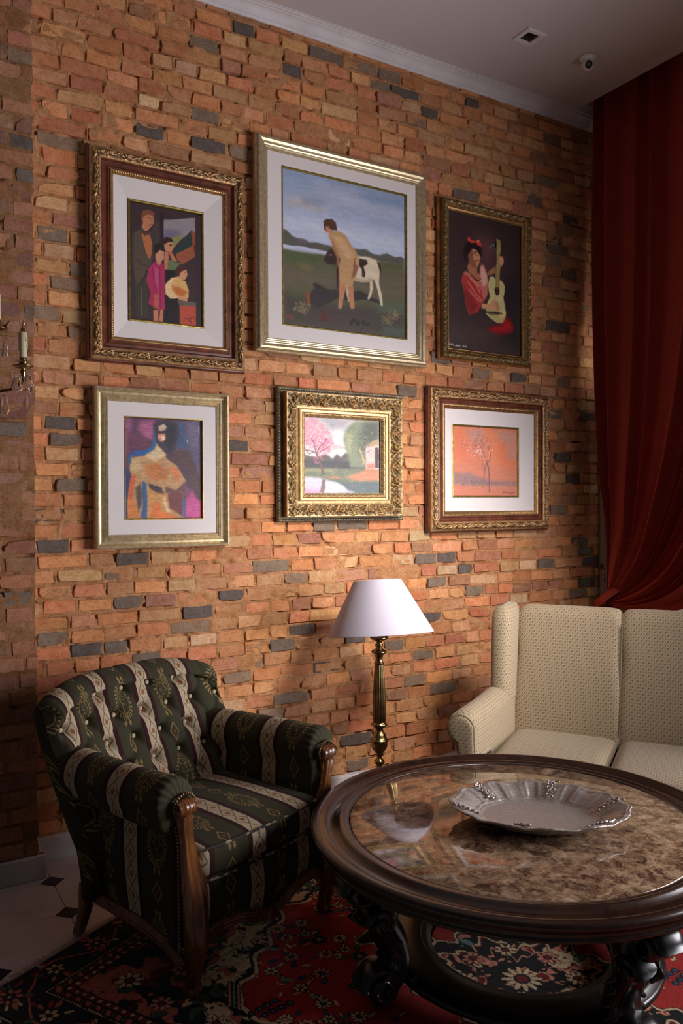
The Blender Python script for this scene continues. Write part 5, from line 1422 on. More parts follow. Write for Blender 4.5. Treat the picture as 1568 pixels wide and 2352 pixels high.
# ================================================================== round table, tray
TC = (1.944, 2.061); TZ = .520
def table():
    T = empty('coffee_table', (TC[0], TC[1], .0105), 0, 'large round carved dark wood coffee table with inset brown marble top', 'table')
    z = TZ-.0105
    pr = [(.575, z-.022), (.578, z-.020), (.580, z-.008), (.584, z-.006), (.592, z-.007), (.600, z-.006), (.604, z-.002), (.610, z-.001), (.616, z-.005), (.622, z-.011), (.634, z-.0165), (.650, z-.017), (.664, z-.012), (.676, z-.004), (.684, z), (.694, z), (.704, z-.004), (.710, z-.012), (.708, z-.020), (.700, z-.026),
          (.696, z-.032), (.690, z-.036), (.686, z-.046), (.684, z-.052), (.688, z-.056), (.688, z-.064), (.680, z-.069), (.660, z-.072), (.654, z-.078), (.54, z-.078), (.54, z-.03)]
    MB().lathe(pr, n=128, sx=1.012, sy=1.0).build('rim', M['dark_wood'], T)
    MB().lathe([(.001, z-.0085), (.30, z-.0085), (.572, z-.0085), (.5765, z-.0105), (.577, z-.028), (.001, z-.028)], n=128, sx=1.012).build('marble_top', M['marble'], T)
    MB().lathe([(.52, z-.078), (.60, z-.078), (.604, z-.085), (.600, z-.092), (.592, z-.096), (.592, z-.106), (.586, z-.112), (.52, z-.112)], n=96).build('apron', M['black_wood'], T)
    # carved beads under the rim
    mb = MB()
    for k in range(72):
        a = 2*PI*k/72; mb.sphere((.648*math.cos(a), .648*math.sin(a), z-.080), .012, 6, (1, 1, .7))
    mb.build('carved_beading', M['black_wood'], T, kind='stuff')
    # ring stretcher
    MB().lathe([(.30, .060), (.455, .060), (.468, .066), (.470, .080), (.462, .086), (.452, .088), (.446, .096), (.436, .100), (.34, .100), (.330, .096), (.326, .088), (.316, .084), (.302, .080)] , n=96, c=(0, 0, 0)).build('ring_stretcher', M['black_wood'], T)
    # four scrolled legs
    for k in range(4):
        phi = math.radians(173+90*k)
        er = Vector((math.cos(phi), math.sin(phi), 0)); et = Vector((-math.sin(phi), math.cos(phi), 0)); up = Vector((0, 0, 1))
        R_ = Matrix((er, et, up)).transposed()
        def W(r, zz, o=0): return er*r+up*zz+et*o
        mb = MB()
        path = [(.640, .400, .052, .030), (.600, .425, .052, .036), (.550, .415, .050, .044), (.515, .380, .048, .046), (.510, .335, .048, .046), (.530, .290, .050, .046), (.525, .245, .048, .046), (.495, .200, .048, .044), (.480, .155, .052, .046), (.490, .110, .056, .048), (.520, .070, .052, .044), (.555, .042, .046, .034)]
        rings = []
        pts = [W(r, zz) for r, zz, a, b in path]
        for i, (r, zz, hw, hd) in enumerate(path):
            t = (pts[min(i+1, len(pts)-1)]-pts[max(i-1, 0)]).normalized(); nrm = t.cross(et).normalized()
            ring = []
            for j in range(24):
                a = 2*PI*j/24; c_, s_ = math.cos(a), math.sin(a)
                x = math.copysign(abs(c_)**.7, c_)*hw; y = math.copysign(abs(s_)**.7, s_)*hd
                y *= 1+.16*math.cos(x/hw*PI*2)*(1 if abs(s_) > .3 else 0)
                ring.append(pts[i]+et*x+nrm*y)
            rings.append(ring)
        # refine lengthwise
        Rg = np.array(rings); tt = np.linspace(0, len(path)-1, 44); ii = np.arange(len(path))
        Rg = np.stack([np.stack([np.interp(tt, ii, Rg[:, j, q]) for q in range(3)], -1) for j in range(24)], 1)
        for _ in range(3): Rg[1:-1] = (Rg[:-2]+2*Rg[1:-1]+Rg[2:])/4
        mb.loft(Rg)
        rq = Matrix((er, et, up)).transposed().to_quaternion()
        mb.scroll(W(.615, .383), .055, rq, 1.7, .098, .018, 34, .25)       # top volute
        mb.scroll(W(.545, .272), .048, rq, 1.5, .104, .013, 28, .2)
        mb.scroll(W(.545, .070), .060, rq, 1.7, .100, .019, 34, .25)       # foot volute
        # acanthus leaf on the outer face
        for o in (-.030, -.011, .011, .030):
            mb.tube([W(.575-abs(o)*.2, .31, o*.9), W(.560, .27, o*1.15), W(.515, .235, o), W(.510-abs(o)*.3, .18, o*.7), W(.520, .14, o*.35)], [.006, .009, .010, .009, .004], 8)
        for sg in (-1, 1):
            for q in range(4):
                mb.tube([W(.50, .25-.035*q, sg*.030), W(.515, .235-.035*q, sg*.056), W(.49, .215-.035*q, sg*.066)], [.008, .009, .003], 7)
        mb.tube([W(.62, .33, .0), W(.635, .30, .0), W(.60, .262, .0)], [.008, .012, .005], 8)
        mb.sphere(W(.535, .014), .032, 12, (1, 1, .45))
        mb.build('leg', M['black_wood'], T)
table()
def tray():
    # oval, long axis across the view
    T = empty('silver_tray', (1.990, 2.012, TZ-.0020), math.radians(-37), 'oval engraved silver tray with scalloped fluted rim on the marble', 'tray')
    a0, b0, nth = .300, .222, 288
    th = np.linspace(0, 2*PI, nth, endpoint=False)
    # scalloped outline: six lobes with cusps and small shoulders
    def lobe(t):
        p = (t/(2*PI)*12) % 1.0; q = np.abs(p-.5)*2
        return 1+.020*np.cos(t*12)+.022*(np.abs(np.sin(t*6))**.5-.7)+.010*np.sign(np.cos(t*24))*np.abs(np.cos(t*24))**.4
    L = lobe(th)
    prof = [(.0, .006, 0, 0), (.25, .006, 0, 0), (.50, .0062, 0, 0), (.62, .0065, 0, .5), (.655, .0075, 0, .8), (.665, .012, 0, 1), (.675, .0105, 0, 1), (.690, .012, 0, 1), (.70, .017, 0, 1), (.71, .016, 1, 1), (.74, .021, 1, 1), (.80, .032, 1, 1), (.86, .041, 1, 1), (.92, .047, 1, 1), (.94, .048, 1, 1), (.95, .052, 0, 1), (.965, .0525, 0, 1), (.975, .050, 0, 1), (.985, .053, 0, 1), (.995, .053, 0, 1), (1.0, .050, 0, 1), (.985, .046, 0, 1), (.93, .042, 0, 1), (.80, .026, 0, 1), (.70, .008, 0, 1), (.62, .002, 0, .6), (.3, .001, 0, 0), (0.0, .001, 0, 0)]
    G = np.zeros((len(prof), nth, 3))
    ribs = np.zeros(nth)
    for k in range(12):
        for o in (-.085, .085):
            d = (th-(k*PI/6+o)+PI) % (2*PI)-PI; ribs += np.exp(-(d/.011)**2)
    for i, (r, z, rel, sc) in enumerate(prof):
        f = 1+(L-1)*sc; rr = max(r, .002)
        rl = np.hypot(a0*np.cos(th), b0*np.sin(th))
        G[i, :, 0] = a0*rr*f*np.cos(th); G[i, :, 1] = b0*rr*f*np.sin(th)
        G[i, :, 2] = z+rel*(.004*ribs-.0012*np.cos(th*24))
        G[i, :, 2] += .004*np.cos(th*12)*(r > .9)*(i < 23)
    MB().grid(G, closed_v=True, flip=True).build('body', M['silver'], T)
    # cast foliage clusters on the rim
    r = random.Random(4)
    for k in range(6):
        t = k*PI/3+.26; mb = MB(); c, s_ = math.cos(t), math.sin(t)
        def P(f, z, dt=0): return (a0*f*math.cos(t+dt), b0*f*math.sin(t+dt), z)
        mb.tube([P(.70, .022, -.02), P(.78, .036, .03), P(.86, .048, -.02), P(.95, .058, .02)], [.002, .0035, .004, .003], 6)
        for q in range(11):
            f = .70+.028*q; dt = (1 if q % 2 else -1)*r.uniform(.03, .075)*(1.3 if q in (9, 10, 0, 1) else .8)
            zz = np.interp(f, [.70, .80, .92, 1.0], [.018, .034, .049, .053])+.005
            mb.tube([P(f, zz, 0), P(f+.012, zz+.004, dt*.6), P(f-.004, zz+.003, dt)], [.003, .0042, .0022], 6); mb.sphere(P(f-.004, zz+.003, dt), .0042, 6)
        mb.build('foliage_mount', M['silver_plain'], T)
tray()

# ================================================================== rug
def rug():
    t = empty('persian_rug', (.302, 2.807, .001), math.atan2(.4818, .8763), 'red persian rug with dark floral border and fringed end on pale tiles', 'rug')
    W, L, st = 2.0, 2.96, .0042
    nu, nv = int(W/st), int(L/st)
    U, V = np.meshgrid(np.linspace(0, W, nu), np.linspace(0, L, nv), indexing='ij')
    rr = np.random.RandomState(3)
    Uw = U+.004*fbm(U*18, V*18, 5, 2); Vw = V+.004*fbm(U*18+9, V*18, 6, 2)
    red, dred, navy, cream, salmon = (164, 38, 32), (108, 26, 24), (22, 24, 34), (206, 178, 136), (176, 96, 78)
    blue, green, black, pink, teal = (44, 62, 96), (58, 84, 66), (16, 12, 14), (206, 136, 110), (110, 136, 124)
    C = np.zeros((nu, nv, 3)); C[:] = navy
    def put(mask, c, i0=0, i1=None, j0=0, j1=None):
        C[i0:i1, j0:j1][mask] = c
    a, b = np.abs(Uw-W/2), np.abs(Vw-L/2); d = np.minimum(np.minimum(Uw, W-Uw), np.minimum(Vw, L-Vw))
    lob = .018*np.cos((Uw-W/2)*38)
    bb = .955-.36*a+lob
    am = .60+.014*np.cos((Vw-L/2)*30)
    fieldd = np.minimum(bb-b, am-a)            # >0 inside the red field
    n1 = fbm(U*22, V*22, 31, 3); n2 = fbm(U*14+3, V*14, 32, 3)
    put(d > .228, navy)
    put((d > .228) & (n2 > .12), salmon); put((d > .235) & (n1 > .30), dred)
    put((d > .228) & (fieldd > -.16) & (n1+n2 > -.05), cream)
    put((d > .228) & (fieldd > -.15) & (np.abs(n1) < .05), black)
    put((d > .228) & (fieldd > -.13) & (n2 < -.22), green)
    put((np.abs(fieldd+.016) < .010), black); put((np.abs(fieldd) < .009), cream); put(fieldd > .007, red)
    put((fieldd > .007) & (fieldd < .012), black)
    put((fieldd > .012) & (n1 > .65), (150, 24, 24))
    # central medallion with pendants
    mr = np.hypot(a*1.0, b*.86); ma = np.arctan2(b*.86, a)
    med = .300+.030*np.cos(ma*8)+.014*np.cos(ma*24)-mr
    pen = .085-np.maximum(a*1.25, np.abs(b-.47)*.75)-.02*np.cos(b*60); neck = np.minimum(.016-a, np.minimum(b-.25, .46-b))
    m2 = np.maximum(med, np.maximum(pen, neck))
    put((m2 > -.012), black); put(m2 > -.006, cream); put(m2 > .005, black)
    put((m2 > .012) & (n1 > .22), pink); put((m2 > .012) & (n1 > .40), dred); put((m2 > .012) & (n2 > .42), cream); put((m2 > .02) & (n2 < -.45), teal)
    put((np.abs(m2-.085) < .007), cream); put((np.abs(m2-.097) < .004), dred)
    put((np.abs(m2-.16) < .005) , pink)
    def win(u, v, r):
        return max(0, int((u-r)/st)), min(nu, int((u+r)/st)+2), max(0, int((v-r)/st)), min(nv, int((v+r)/st)+2)
    def rosette(u, v, R, c, ci, petals=8, rot=0., line=black):
        w_ = win(u, v, R*1.5)
        if w_[1] <= w_[0] or w_[3] <= w_[2]: return
        x, y = U[w_[0]:w_[1], w_[2]:w_[3]]-u, V[w_[0]:w_[1], w_[2]:w_[3]]-v
        R = R*1.15; r = np.hypot(x, y); th = np.arctan2(y, x)+rot; e = R*(.80+.20*np.cos(th*petals))
        put(r < e+.0065, line, *w_); put(r < e, c, *w_); put((r < e) & (np.cos(th*petals) < -.72) & (r > R*.3), line, *w_)
        put(r < R*.40, line, *w_); put(r < R*.28, ci, *w_)
    def line(p, q, w0, c, dash=False, edge=black):
        cu, cv = (p[0]+q[0])/2, (p[1]+q[1])/2; R = math.dist(p, q)/2+.02; w_ = win(cu, cv, R)
        if w_[1] <= w_[0] or w_[3] <= w_[2]: return
        x, y = U[w_[0]:w_[1], w_[2]:w_[3]], V[w_[0]:w_[1], w_[2]:w_[3]]; dx, dy = q[0]-p[0], q[1]-p[1]; LL = dx*dx+dy*dy+1e-9
        tt = np.clip(((x-p[0])*dx+(y-p[1])*dy)/LL, 0, 1); ds = np.hypot(x-p[0]-tt*dx, y-p[1]-tt*dy)
        if edge is not None: put(ds < w0+.004, edge, *w_)
        m = ds < w0
        if dash: m &= (np.floor(tt*math.sqrt(LL)/.012) % 2 == 0)
        put(m, c, *w_)
    def leaf(u, v, R, ang, c, line_=black):
        w_ = win(u, v, R*1.4)
        if w_[1] <= w_[0] or w_[3] <= w_[2]: return
        x, y = U[w_[0]:w_[1], w_[2]:w_[3]]-u, V[w_[0]:w_[1], w_[2]:w_[3]]-v; ca, sa = math.cos(ang), math.sin(ang)
        p, q = (x*ca+y*sa)/R, (-x*sa+y*ca)/R
        e = np.abs(q)/(.42*(1-p*p*.9)+1e-3)+.12*np.cos(p*14); ins = (np.abs(p) < 1)
        put(ins & (e < 1.35), line_, *w_); put(ins & (e < .92), c, *w_)
    # field sprays, drawn in one quarter and mirrored
    sprays = [(.14, .60), (.36, .60), (.26, .42), (.50, .45), (.47, .20), (.40, .03), (.12, .78), (.33, .74), (.54, .62), (.50, .32), (.20, .89)]
    for k, (pa, pb) in enumerate(sprays):
        for su in (1, -1):
            for sv in (1, -1):
                u, v = W/2+su*pa, L/2+sv*pb
                def P(x, y): return (u+su*x, v+sv*y)
                if k % 3 == 0:
                    line(P(0, 0), P(.05, .035), .0028, cream, True); line(P(0, 0), P(-.045, .045), .0028, cream, True); line(P(0, 0), P(.01, -.055), .0028, cream)
                    rosette(*P(.06, .045), .024, pink, dred); rosette(*P(-.055, .055), .024, cream, blue); rosette(*P(.012, -.065), .026, blue, pink)
                    leaf(*P(.045, -.02), .026, .6*su*sv, green); leaf(*P(-.03, -.03), .022, -.9*su*sv, green); rosette(*P(0, 0), .018, cream, green, 6)
                elif k % 3 == 1:
                    line(P(-.05, 0), P(.05, .01), .003, cream); line(P(.05, .01), P(.06, -.05), .0028, cream, True)
                    rosette(*P(-.055, 0), .026, pink, green); rosette(*P(.05, .014), .020, cream, dred, 6); leaf(*P(.066, -.062), .024, 1.2*su*sv, teal); leaf(*P(0, .04), .024, .2, blue)
                    leaf(*P(-.02, -.035), .022, -.5*su*sv, blue)
                else:
                    for q in range(4):
                        x = -.045+.03*q; line(P(x, -.02+.012*q), P(x+.012, .025+.008*q), .0016, black, False, None)
                        rosette(*P(x, -.022+.012*q), .0095, blue, teal, 5); rosette(*P(x+.014, .028+.008*q), .0095, blue, teal, 5)
                    rosette(*P(.03, -.055), .023, cream, pink, 8)
                for q in range(6):
                    x, y = rr.uniform(-.12, .12), rr.uniform(-.10, .10); leaf(*P(x, y), rr.uniform(.010, .017), rr.uniform(0, 3), [cream, blue, pink][q % 3])
    # medallion and spandrel flowers
    for k in range(8):
        an = k*PI/4+.2; rosette(W/2+.17*math.cos(an), L/2+.19*math.sin(an), .034, [pink, cream][k % 2], dred, 8); leaf(W/2+.25*math.cos(an+.3), L/2+.28*math.sin(an+.3), .035, an, teal)
    rosette(W/2, L/2, .06, cream, dred, 12)
    for su in (1, -1):
        for sv in (1, -1):
            for (pa, pb, c, R) in [(.66, 1.13, cream, .042), (.52, 1.02, pink, .036), (.70, .95, pink, .034), (.40, 1.12, cream, .036), (.22, 1.14, pink, .034), (.69, .74, cream, .032), (.0, 1.10, cream, .045), (.31, 1.03, green, .026), (.62, .86, green, .028), (.12, 1.03, blue, .026), (.69, .5, pink, .03), (.69, .25, cream, .03), (.69, .0, pink, .03)]:
                rosette(W/2+su*pa, L/2+sv*pb, R, c, dred, 8)
                leaf(W/2+su*(pa+.045), L/2+sv*(pb-.03), .03, .8*su*sv, green)
            # comb of pink bars and a hooked cream edge
            for q in range(3): line((W/2+su*.50, L/2+sv*(.80+.018*q)), (W/2+su*.60, L/2+sv*(.72+.018*q)), .0035, [pink, teal, pink][q])
    # borders
    s_ = np.where((np.minimum(Uw, W-Uw) < np.minimum(Vw, L-Vw)), Vw, Uw)
    put(d < .228, black); put((d < .222) & (d > .200), dred); put((d < .218) & (d > .204) & (np.cos(s_*2*PI/.035) > .55), cream)
    put((d < .196) & (d > .168), (60, 20, 20)); put((d < .192) & (d > .172) & (np.cos(s_*2*PI/.045+d*60) > .35), salmon); put((d < .188) & (d > .176) & (np.cos(s_*2*PI/.045+1.5) > .7), green)
    put((np.abs(d-.160) < .003) & (np.cos(s_*2*PI/.0125) > -.2), cream)
    put(d < .154, (24, 20, 26)); put((d < .150) & (np.abs(d-.078-.045*np.sin(s_*2*PI/.36)) < .004), salmon)
    put((d < .148) & (n1 > .46), (120, 34, 28)); put((d < .148) & (n2 > .50), (40, 62, 56))
    for (p0, p1, n) in [((.08, .08), (1.92, .08), 10), ((.08, 2.88), (1.92, 2.88), 10), ((.08, .08), (.08, 2.88), 15), ((1.92, .08), (1.92, 2.88), 15)]:
        for k in range(n+1):
            f = k/n; u, v = p0[0]+(p1[0]-p0[0])*f, p0[1]+(p1[1]-p0[1])*f
            if k % 2 == 0: rosette(u, v, .040, (176, 100, 76), (150, 140, 120), 8); rosette(u, v, .018, navy, cream, 6)
            else:
                rosette(u, v, .027, (196, 160, 120), navy, 6)
            for q in range(7):
                an = rr.uniform(0, 6.28); leaf(u+.06*math.cos(an), v+.06*math.sin(an), rr.uniform(.014, .022), an, [(176, 100, 76), green, (150, 40, 32), cream][q % 4])
    put(d < .008, (20, 14, 16))
    C *= (1+.10*fbm(U*60, V*60, 41, 3)+.08*vnoise(U*0, V*260, 44))[..., None]
    C = lin(np.clip(C, 3, 240))
    Z = .0075+.0009*fbm(U*40, V*40, 8, 2)+.0006*(C.mean(-1) > .06); Z = np.where(d < .006, .003, Z)
    G = np.stack([U, -V, Z], -1)
    MB().grid(G, col=C, smooth=True, flip=True).build('pile', M['rug'], t, col=True)
    mb = MB()
    mb.box((W/2, -L/2, .0022), (W, L, .0042)); mb.build('backing', M['fringe'], t)
    # fringe on the two short ends
    fr = MB(); r = random.Random(8)
    for k in range(620):
        u = .004+k*(W-.008)/619; l = r.uniform(.020, .040); sk = r.uniform(-.012, .012); w_ = .0011
        P0 = (u-w_, .0, .004), (u+w_, .0, .004), (u+sk*.5+w_, l*.6, .0045), (u+sk*.5-w_, l*.6, .0045), (u+sk, l, .0022)
        fr.add(P0, [(0, 1, 2, 3), (3, 2, 4)])
        P1 = [(x, -L-y, z) for x, y, z in P0]; fr.add(P1, [(3, 2, 1, 0), (4, 2, 3)])
    fr.build('fringe', M['fringe'], t, kind='stuff')
rug()

# ================================================================== floor lamp
def lamp():
    t = empty('floor_lamp', (2.226, 3.35, 0), 0, 'brass floor lamp with fluted column and white cone shade by the brick wall', 'lamp')
    def L(prof, mat, name, n=32, **kw):
        return MB().lathe(prof, n=n, **kw).build(name, mat, t)
    L([(.001, .0), (.13, 0), (.135, .006), (.132, .014), (.115, .022), (.10, .026), (.095, .034), (.06, .044), (.035, .055), (.026, .07), (.024, .10), (.030, .108), (.024, .116), (.020, .13), (.018, .22), (.022, .226), (.018, .232)], M['brass'], 'base', 40)
    # lower knops
    lo = [(.018, .232), (.016, .25), (.019, .275), (.0145, .29), (.024, .300), (.027, .308), (.024, .316), (.014, .326), (.0125, .335), (.022, .343), (.018, .350), (.022, .358), (.033, .372), (.039, .388), (.041, .404), (.044, .410), (.046, .416), (.042, .422), (.036, .428), (.034, .440), (.030, .450), (.020, .462), (.019, .472), (.026, .480), (.036, .486), (.041, .492), (.041, .498), (.034, .503), (.032, .508)]
    fl = lambda i, z, th: 1+(.05*np.cos(th*14) if .352 < z < .402 else 0*th)
    MB().lathe(lo, n=56, flute=fl).build('lower_knop', M['brass'], t)
    col = [(.0325-.0105*f+.004*math.sin(f*PI), .508+.285*f) for f in np.linspace(0, 1, 16)]
    MB().lathe(col, n=96, flute=lambda i, z, th: 1-.10*np.abs(np.cos(th*8))**3).build('fluted_column', M['brass'], t)
    up = [(.020, .793), (.025, .797), (.024, .803), (.019, .808), (.018, .822), (.020, .838), (.024, .845), (.037, .853), (.039, .860), (.030, .867), (.018, .872), (.016, .880), (.021, .890), (.018, .898), (.014, .906), (.020, .912), (.040, .920), (.046, .928), (.044, .935), (.030, .938), (.012, .942), (.010, .99), (.001, .99)]
    MB().lathe(up, n=40).build('upper_knop', M['brass'], t)
    MB().lathe([(.016, .99), (.018, 1.0), (.018, 1.04), (.001, 1.042)], n=20).build('socket', M['brass'], t)
    # linen cone shade, tipped a little on its carrier
    q = (Matrix.Rotation(math.radians(-7.6), 3, Vector((math.cos(math.radians(-31)), math.sin(math.radians(-31)), 0))) @ Matrix.Rotation(math.radians(-3.2), 3, Vector((.5, .86, 0)))).to_quaternion()
    R0, R1, h = .262, .120, .268
    sh = [(R0, 0), (R0+.001, .004), (R1+.001, h-.004), (R1, h), (R1-.002, h-.004), (R0-.004, .004), (R0, 0)]
    s = MB().lathe(sh, n=96, c=(0, 0, -.134), rot=None)
    o = s.build('shade', M['shade'], t); o.location = (0, 0, 1.079); o.rotation_mode = 'QUATERNION'; o.rotation_quaternion = q
    ri = MB().tube([(R1*math.cos(a)*.98, R1*math.sin(a)*.98, .130) for a in np.linspace(0, 2*PI, 40, endpoint=False)], .002, 6, closed=True)
    for k in range(3): ri.tube([(0, 0, .125), (R1*.97*math.cos(k*2.09), R1*.97*math.sin(k*2.09), .130)], .002, 6)
    ri.lathe([(.001, .138), (.005, .135), (.006, .130), (.004, .126), (.001, .122)], n=12)
    ri.build('shade_carrier', M['brass'], o)
lamp()

# ================================================================== drape, tie-back, sheer
def drapes():
    t = empty('red_drape', (4.16, 3.0, 0), 0, 'long dark red drape gathered by a tie-back beside the window', 'curtain')
    ns, nt = 420, 150; tie = np.array([3.53, .985])
    s = np.linspace(0, 1, ns)[:, None]; tt = np.linspace(0, 1, nt)[None, :]
    y0 = 3.715-1.78*s; z0 = 4.31
    # each column of cloth is a cubic from the rail to the tie
    p0 = (y0, z0+0*s); p3 = (tie[0]-.005-.050*s, tie[1]+.045-.085*s)
    p1 = (y0-.01*s, 2.75-.55*s); p2 = (tie[0]+.07-1.14*s**1.1, tie[1]+.62*(1-s)**1.2-.30*s**2+.05)
    def bez(k): return (1-tt)**3*p0[k]+3*(1-tt)**2*tt*p1[k]+3*(1-tt)*tt**2*p2[k]+tt**3*p3[k]
    Y = bez(0); Z = bez(1)
    ph = 2*PI*(12*s+.45*np.sin(s*9+tt*1.4)+.30*np.sin(s*23))
    amp = (.056+.006*smooth(0, .25, tt))*(1*(1-smooth(.62, 1.0, tt)*.80))*(1-.35*smooth(0, .25, 1-tt)*0)
    Xo = amp*(np.sin(ph)+.30*np.sin(ph*2+1.0+tt*3)+.25*np.sin(ph*.5+4*tt))
    Y = Y+.018*np.cos(ph)*(1-tt)**.5*(1-.6*tt)
    Xo = Xo-.05*smooth(.3, 1, tt)*s-.07*smooth(.75, 1, tt)
    G = np.stack([Xo, Y-3.0, Z], -1)
    mb = MB().grid(G, smooth=True)
    mb.build('upper_cloth', M['drape'], t)
    # skirt below the tie
    nt2 = 70; tt = np.linspace(0, 1, nt2)[None, :]
    yb = 3.70-.62*s
    f = 1-(1-tt)**2.2
    Y = (tie[0]-.005-.050*s)*(1-f)+yb*f; Z = (tie[1]+.03-.085*s)*(1-tt)+.012*tt
    ph = 2*PI*(9*s+.3*np.sin(s*9)); Xo = -.07*(1-tt)+(.012+.035*f)*np.sin(ph)+.012*np.sin(ph*2+1)*f
    G = np.stack([Xo, Y-3.0, Z], -1); MB().grid(G, smooth=True).build('lower_cloth', M['drape'], t)
    tb = MB(); pts = []
    for a in np.linspace(-.2, PI*1.25, 30): pts.append((-.075+.075*math.cos(a)*1.0-.02, .60+.065*math.sin(a)-.03-.02*math.cos(a), .965-.050*math.cos(a*1.0)+.02))
    loop = [(-.155+.17*(.5-.5*math.cos(a)), .520+.075*math.sin(a), .975-.060*math.sin(a)+.035*(.5-.5*math.cos(a))) for a in np.linspace(0, 2*PI, 40, endpoint=False)]
    tb.tube(loop, .026, 12, flat=.32, closed=True, up=(1, 0, 0)); tb.tube([(.0, .56, 1.0), (-.005, .59, 1.04), (.01, .60, 1.075)], .010, 8)
    tb.build('tie_back', M['drape'], t)
    hk = empty('tie_back_hook', (4.20, 3.665, 1.12), 0, 'small brass tie-back hook at the wall edge of the red drape', 'hook')
    MB().tube([(.02, .028, .05), (-.01, .0, .055), (-.026, -.03, .035), (-.028, -.04, 0), (-.018, -.03, -.035), (0, -.012, -.045)], .006, 8).build('arm', M['brass'], hk)
    MB().lathe([(.001, 0), (.022, 0), (.020, .006), (.008, .009), (.001, .010)], c=(.02, .036, .05), n=16, rot=Vector((0, -1, 0)).to_track_quat('Z', 'Y')).build('rosette', M['brass'], hk)
    t = empty('sheer_curtain', (4.31, 2.0, 0), 0, 'off-white sheer curtain hanging behind the red drape', 'curtain')
    s = np.linspace(0, 1, 420)[:, None]; tt = np.linspace(0, 1, 8)[None, :]
    ph = 2*PI*(88*s+.8*np.sin(s*17)); G = np.stack([.016*np.sin(ph)+0*tt, 3.46-4.8*s+.004*np.cos(ph)+0*tt, 4.30-4.28*tt+0*s], -1)
    MB().grid(G, smooth=True).build('cloth', M['voile'], t)
    t = empty('curtain_rail', (4.18, 2.1, 4.329), 0, 'white curtain rail in the ceiling slot above the drape', 'rail')
    MB().box((0, 0, 0), (.12, 3.3, .018), bev=.003).build('track', M['white_plastic'], t)
drapes()

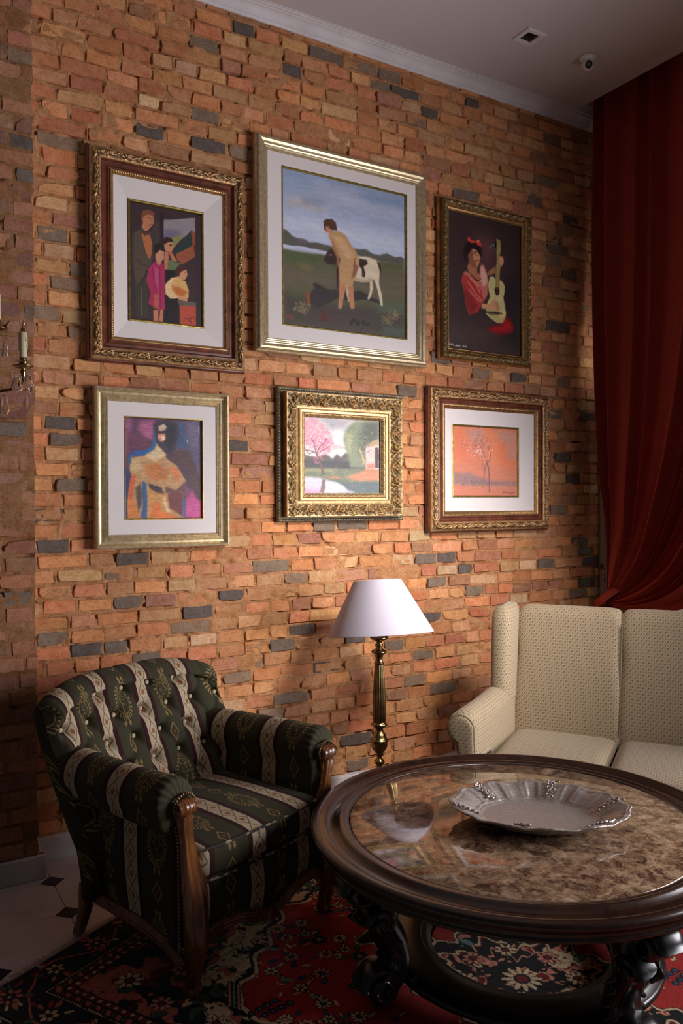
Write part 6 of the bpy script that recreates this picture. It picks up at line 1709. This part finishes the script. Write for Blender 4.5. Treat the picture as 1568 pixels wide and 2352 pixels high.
# ================================================================== wall sconce with crystals
def sconce():
    t = empty('candle_sconce', (.36, 3.615, 2.08), 0, 'brass candle sconce with glass drops on the brick pier at left', 'wall light')
    O = Vector((.36, 3.615, 2.08))
    def loc(x, y, z): return (x-O.x, y-O.y, z-O.z)
    MB().lathe([(.001, .022), (.02, .020), (.035, .012), (.045, .004), (.048, 0), (.001, 0)], n=28, sy=1.5, rot=Vector((0, -1, 0)).to_track_quat('Z', 'Y')).build('backplate', M['brass_dark'], t)
    def candle(x, y, zd, arm_pts):
        MB().tube([loc(*p) for p in arm_pts], .0055, 10).build('arm', M['brass_dark'], t)
        prof = [(.001, -.052), (.006, -.050), (.006, -.040), (.010, -.034), (.008, -.028), (.013, -.022), (.011, -.014), (.006, -.010), (.034, -.002), (.040, .002), (.040, .005), (.033, .003), (.010, .004), (.016, .012), (.018, .022), (.013, .032), (.016, .036), (.001, .037)]
        MB().lathe([(r, z) for r, z in prof], c=loc(x, y, zd), n=28).build('drip_cup', M['brass'], t)
        cs = MB().lathe([(.0145, .037), (.0145, .135), (.012, .140), (.001, .140)], c=loc(x, y, zd), n=20)
        r = random.Random(int(x*999))
        for k in range(6):
            a = r.uniform(0, 6.28); z1 = r.uniform(.06, .11)
            cs.tube([loc(x+.0140*math.cos(a), y+.0140*math.sin(a), zd+.138), loc(x+.0150*math.cos(a), y+.0150*math.sin(a), zd+z1)], [.0028, .0034], 6)
        sl = cs.build('candle_sleeve', M['candle'], t)
        MB().lathe([(.009, .139), (.009, .152), (.001, .152)], c=loc(x, y, zd), n=16).build('bulb_cap', M['brass'], sl)
        b = [(.006, .152), (.0115, .160), (.0155, .174), (.0150, .188), (.0105, .204), (.0055, .218), (.003, .228), (.0022, .238), (.0012, .246), (.0003, .25)]
        G = []
        for (r_, z) in b:
            bend = .006*smooth(.22, .25, z); G.append([(x+bend+r_*math.cos(a)-O.x, y+r_*math.sin(a)-O.y, zd+z-O.z) for a in np.linspace(0, 2*PI, 18, endpoint=False)])
        MB().grid(G, closed_v=True, flip=True).build('flame_bulb', M['glass'], sl)
        MB().tube([loc(x, y, zd+.153), loc(x-.002, y, zd+.170), loc(x+.003, y, zd+.178), loc(x, y, zd+.186)], .0022, 6).build('filament', M['amber'], sl)
    candle(.583, 3.45, 2.150, [(.36, 3.60, 2.07), (.40, 3.55, 2.045), (.46, 3.49, 2.042), (.53, 3.455, 2.055), (.57, 3.45, 2.075), (.583, 3.45, 2.10)])
    candle(.482, 3.42, 2.285, [(.36, 3.60, 2.12), (.39, 3.52, 2.12), (.43, 3.46, 2.14), (.47, 3.43, 2.18), (.482, 3.42, 2.235)])
    candle(.30, 3.42, 2.285, [(.36, 3.60, 2.12), (.34, 3.52, 2.12), (.31, 3.46, 2.14), (.30, 3.43, 2.18), (.30, 3.42, 2.235)])
    # prisms and drops
    def crystal(x, y, z, l, w_, n=8, mid=.3, label=None):
        P = [(0.15, 0), (.55, -l*.10), (1, -l*(1-mid)), (.62, -l*.9), (.05, -l)]
        G = [[(x+w_*r*math.cos(2*PI*k/n)-O.x, y+w_*r*.55*math.sin(2*PI*k/n)-O.y, z+dz-O.z) for k in range(n)] for r, dz in P]
        return MB().grid(G, closed_v=True, smooth=False, flip=True)
    chains = [(.583, 3.45, 2.150, .040, [2.6, .4, -1.2, 1.3], [(4, .050, .013), (3, .052, .010), (2, .060, .016), (3, .04, .009)]), (.482, 3.42, 2.285, .040, [-.8, .6, 3.3], [(3, .05, .010), (4, .055, .012), (2, .05, .01)])]
    for (x, y, z, r_, angs, sp) in chains:
        for a, (nb, l, w_) in zip(angs, sp):
            cx, cy, cz = x+(r_-.003)*math.cos(a), y+(r_-.003)*math.sin(a), z-.002
            for k in range(nb):
                MB().sphere(loc(cx, cy, cz-.008-.013*k), .0060, 8, (1, 1, .9)).build('bead', M['glass'], t)
            crystal(cx, cy, cz-.004-.013*nb, l, w_).build('drop', M['glass'], t)
    for (x, y, z, l, w_) in [(.553, 3.41, 2.105, .062, .024), (.597, 3.43, 2.070, .030, .013), (.590, 3.43, 2.035, .055, .009), (.618, 3.44, 2.075, .035, .011), (.505, 3.42, 2.03, .085, .022), (.478, 3.40, 2.22, .05, .012)]:
        crystal(x, y, z, l, w_).build('drop', M['glass'], t)
    # bead swag between the cups
    for k in range(13):
        f = k/12; MB().sphere(loc(.500+.070*f, 3.41+.02*f, 2.255-.085*f-.030*math.sin(f*PI)), .0045, 8).build('bead', M['glass'], t)
sconce()
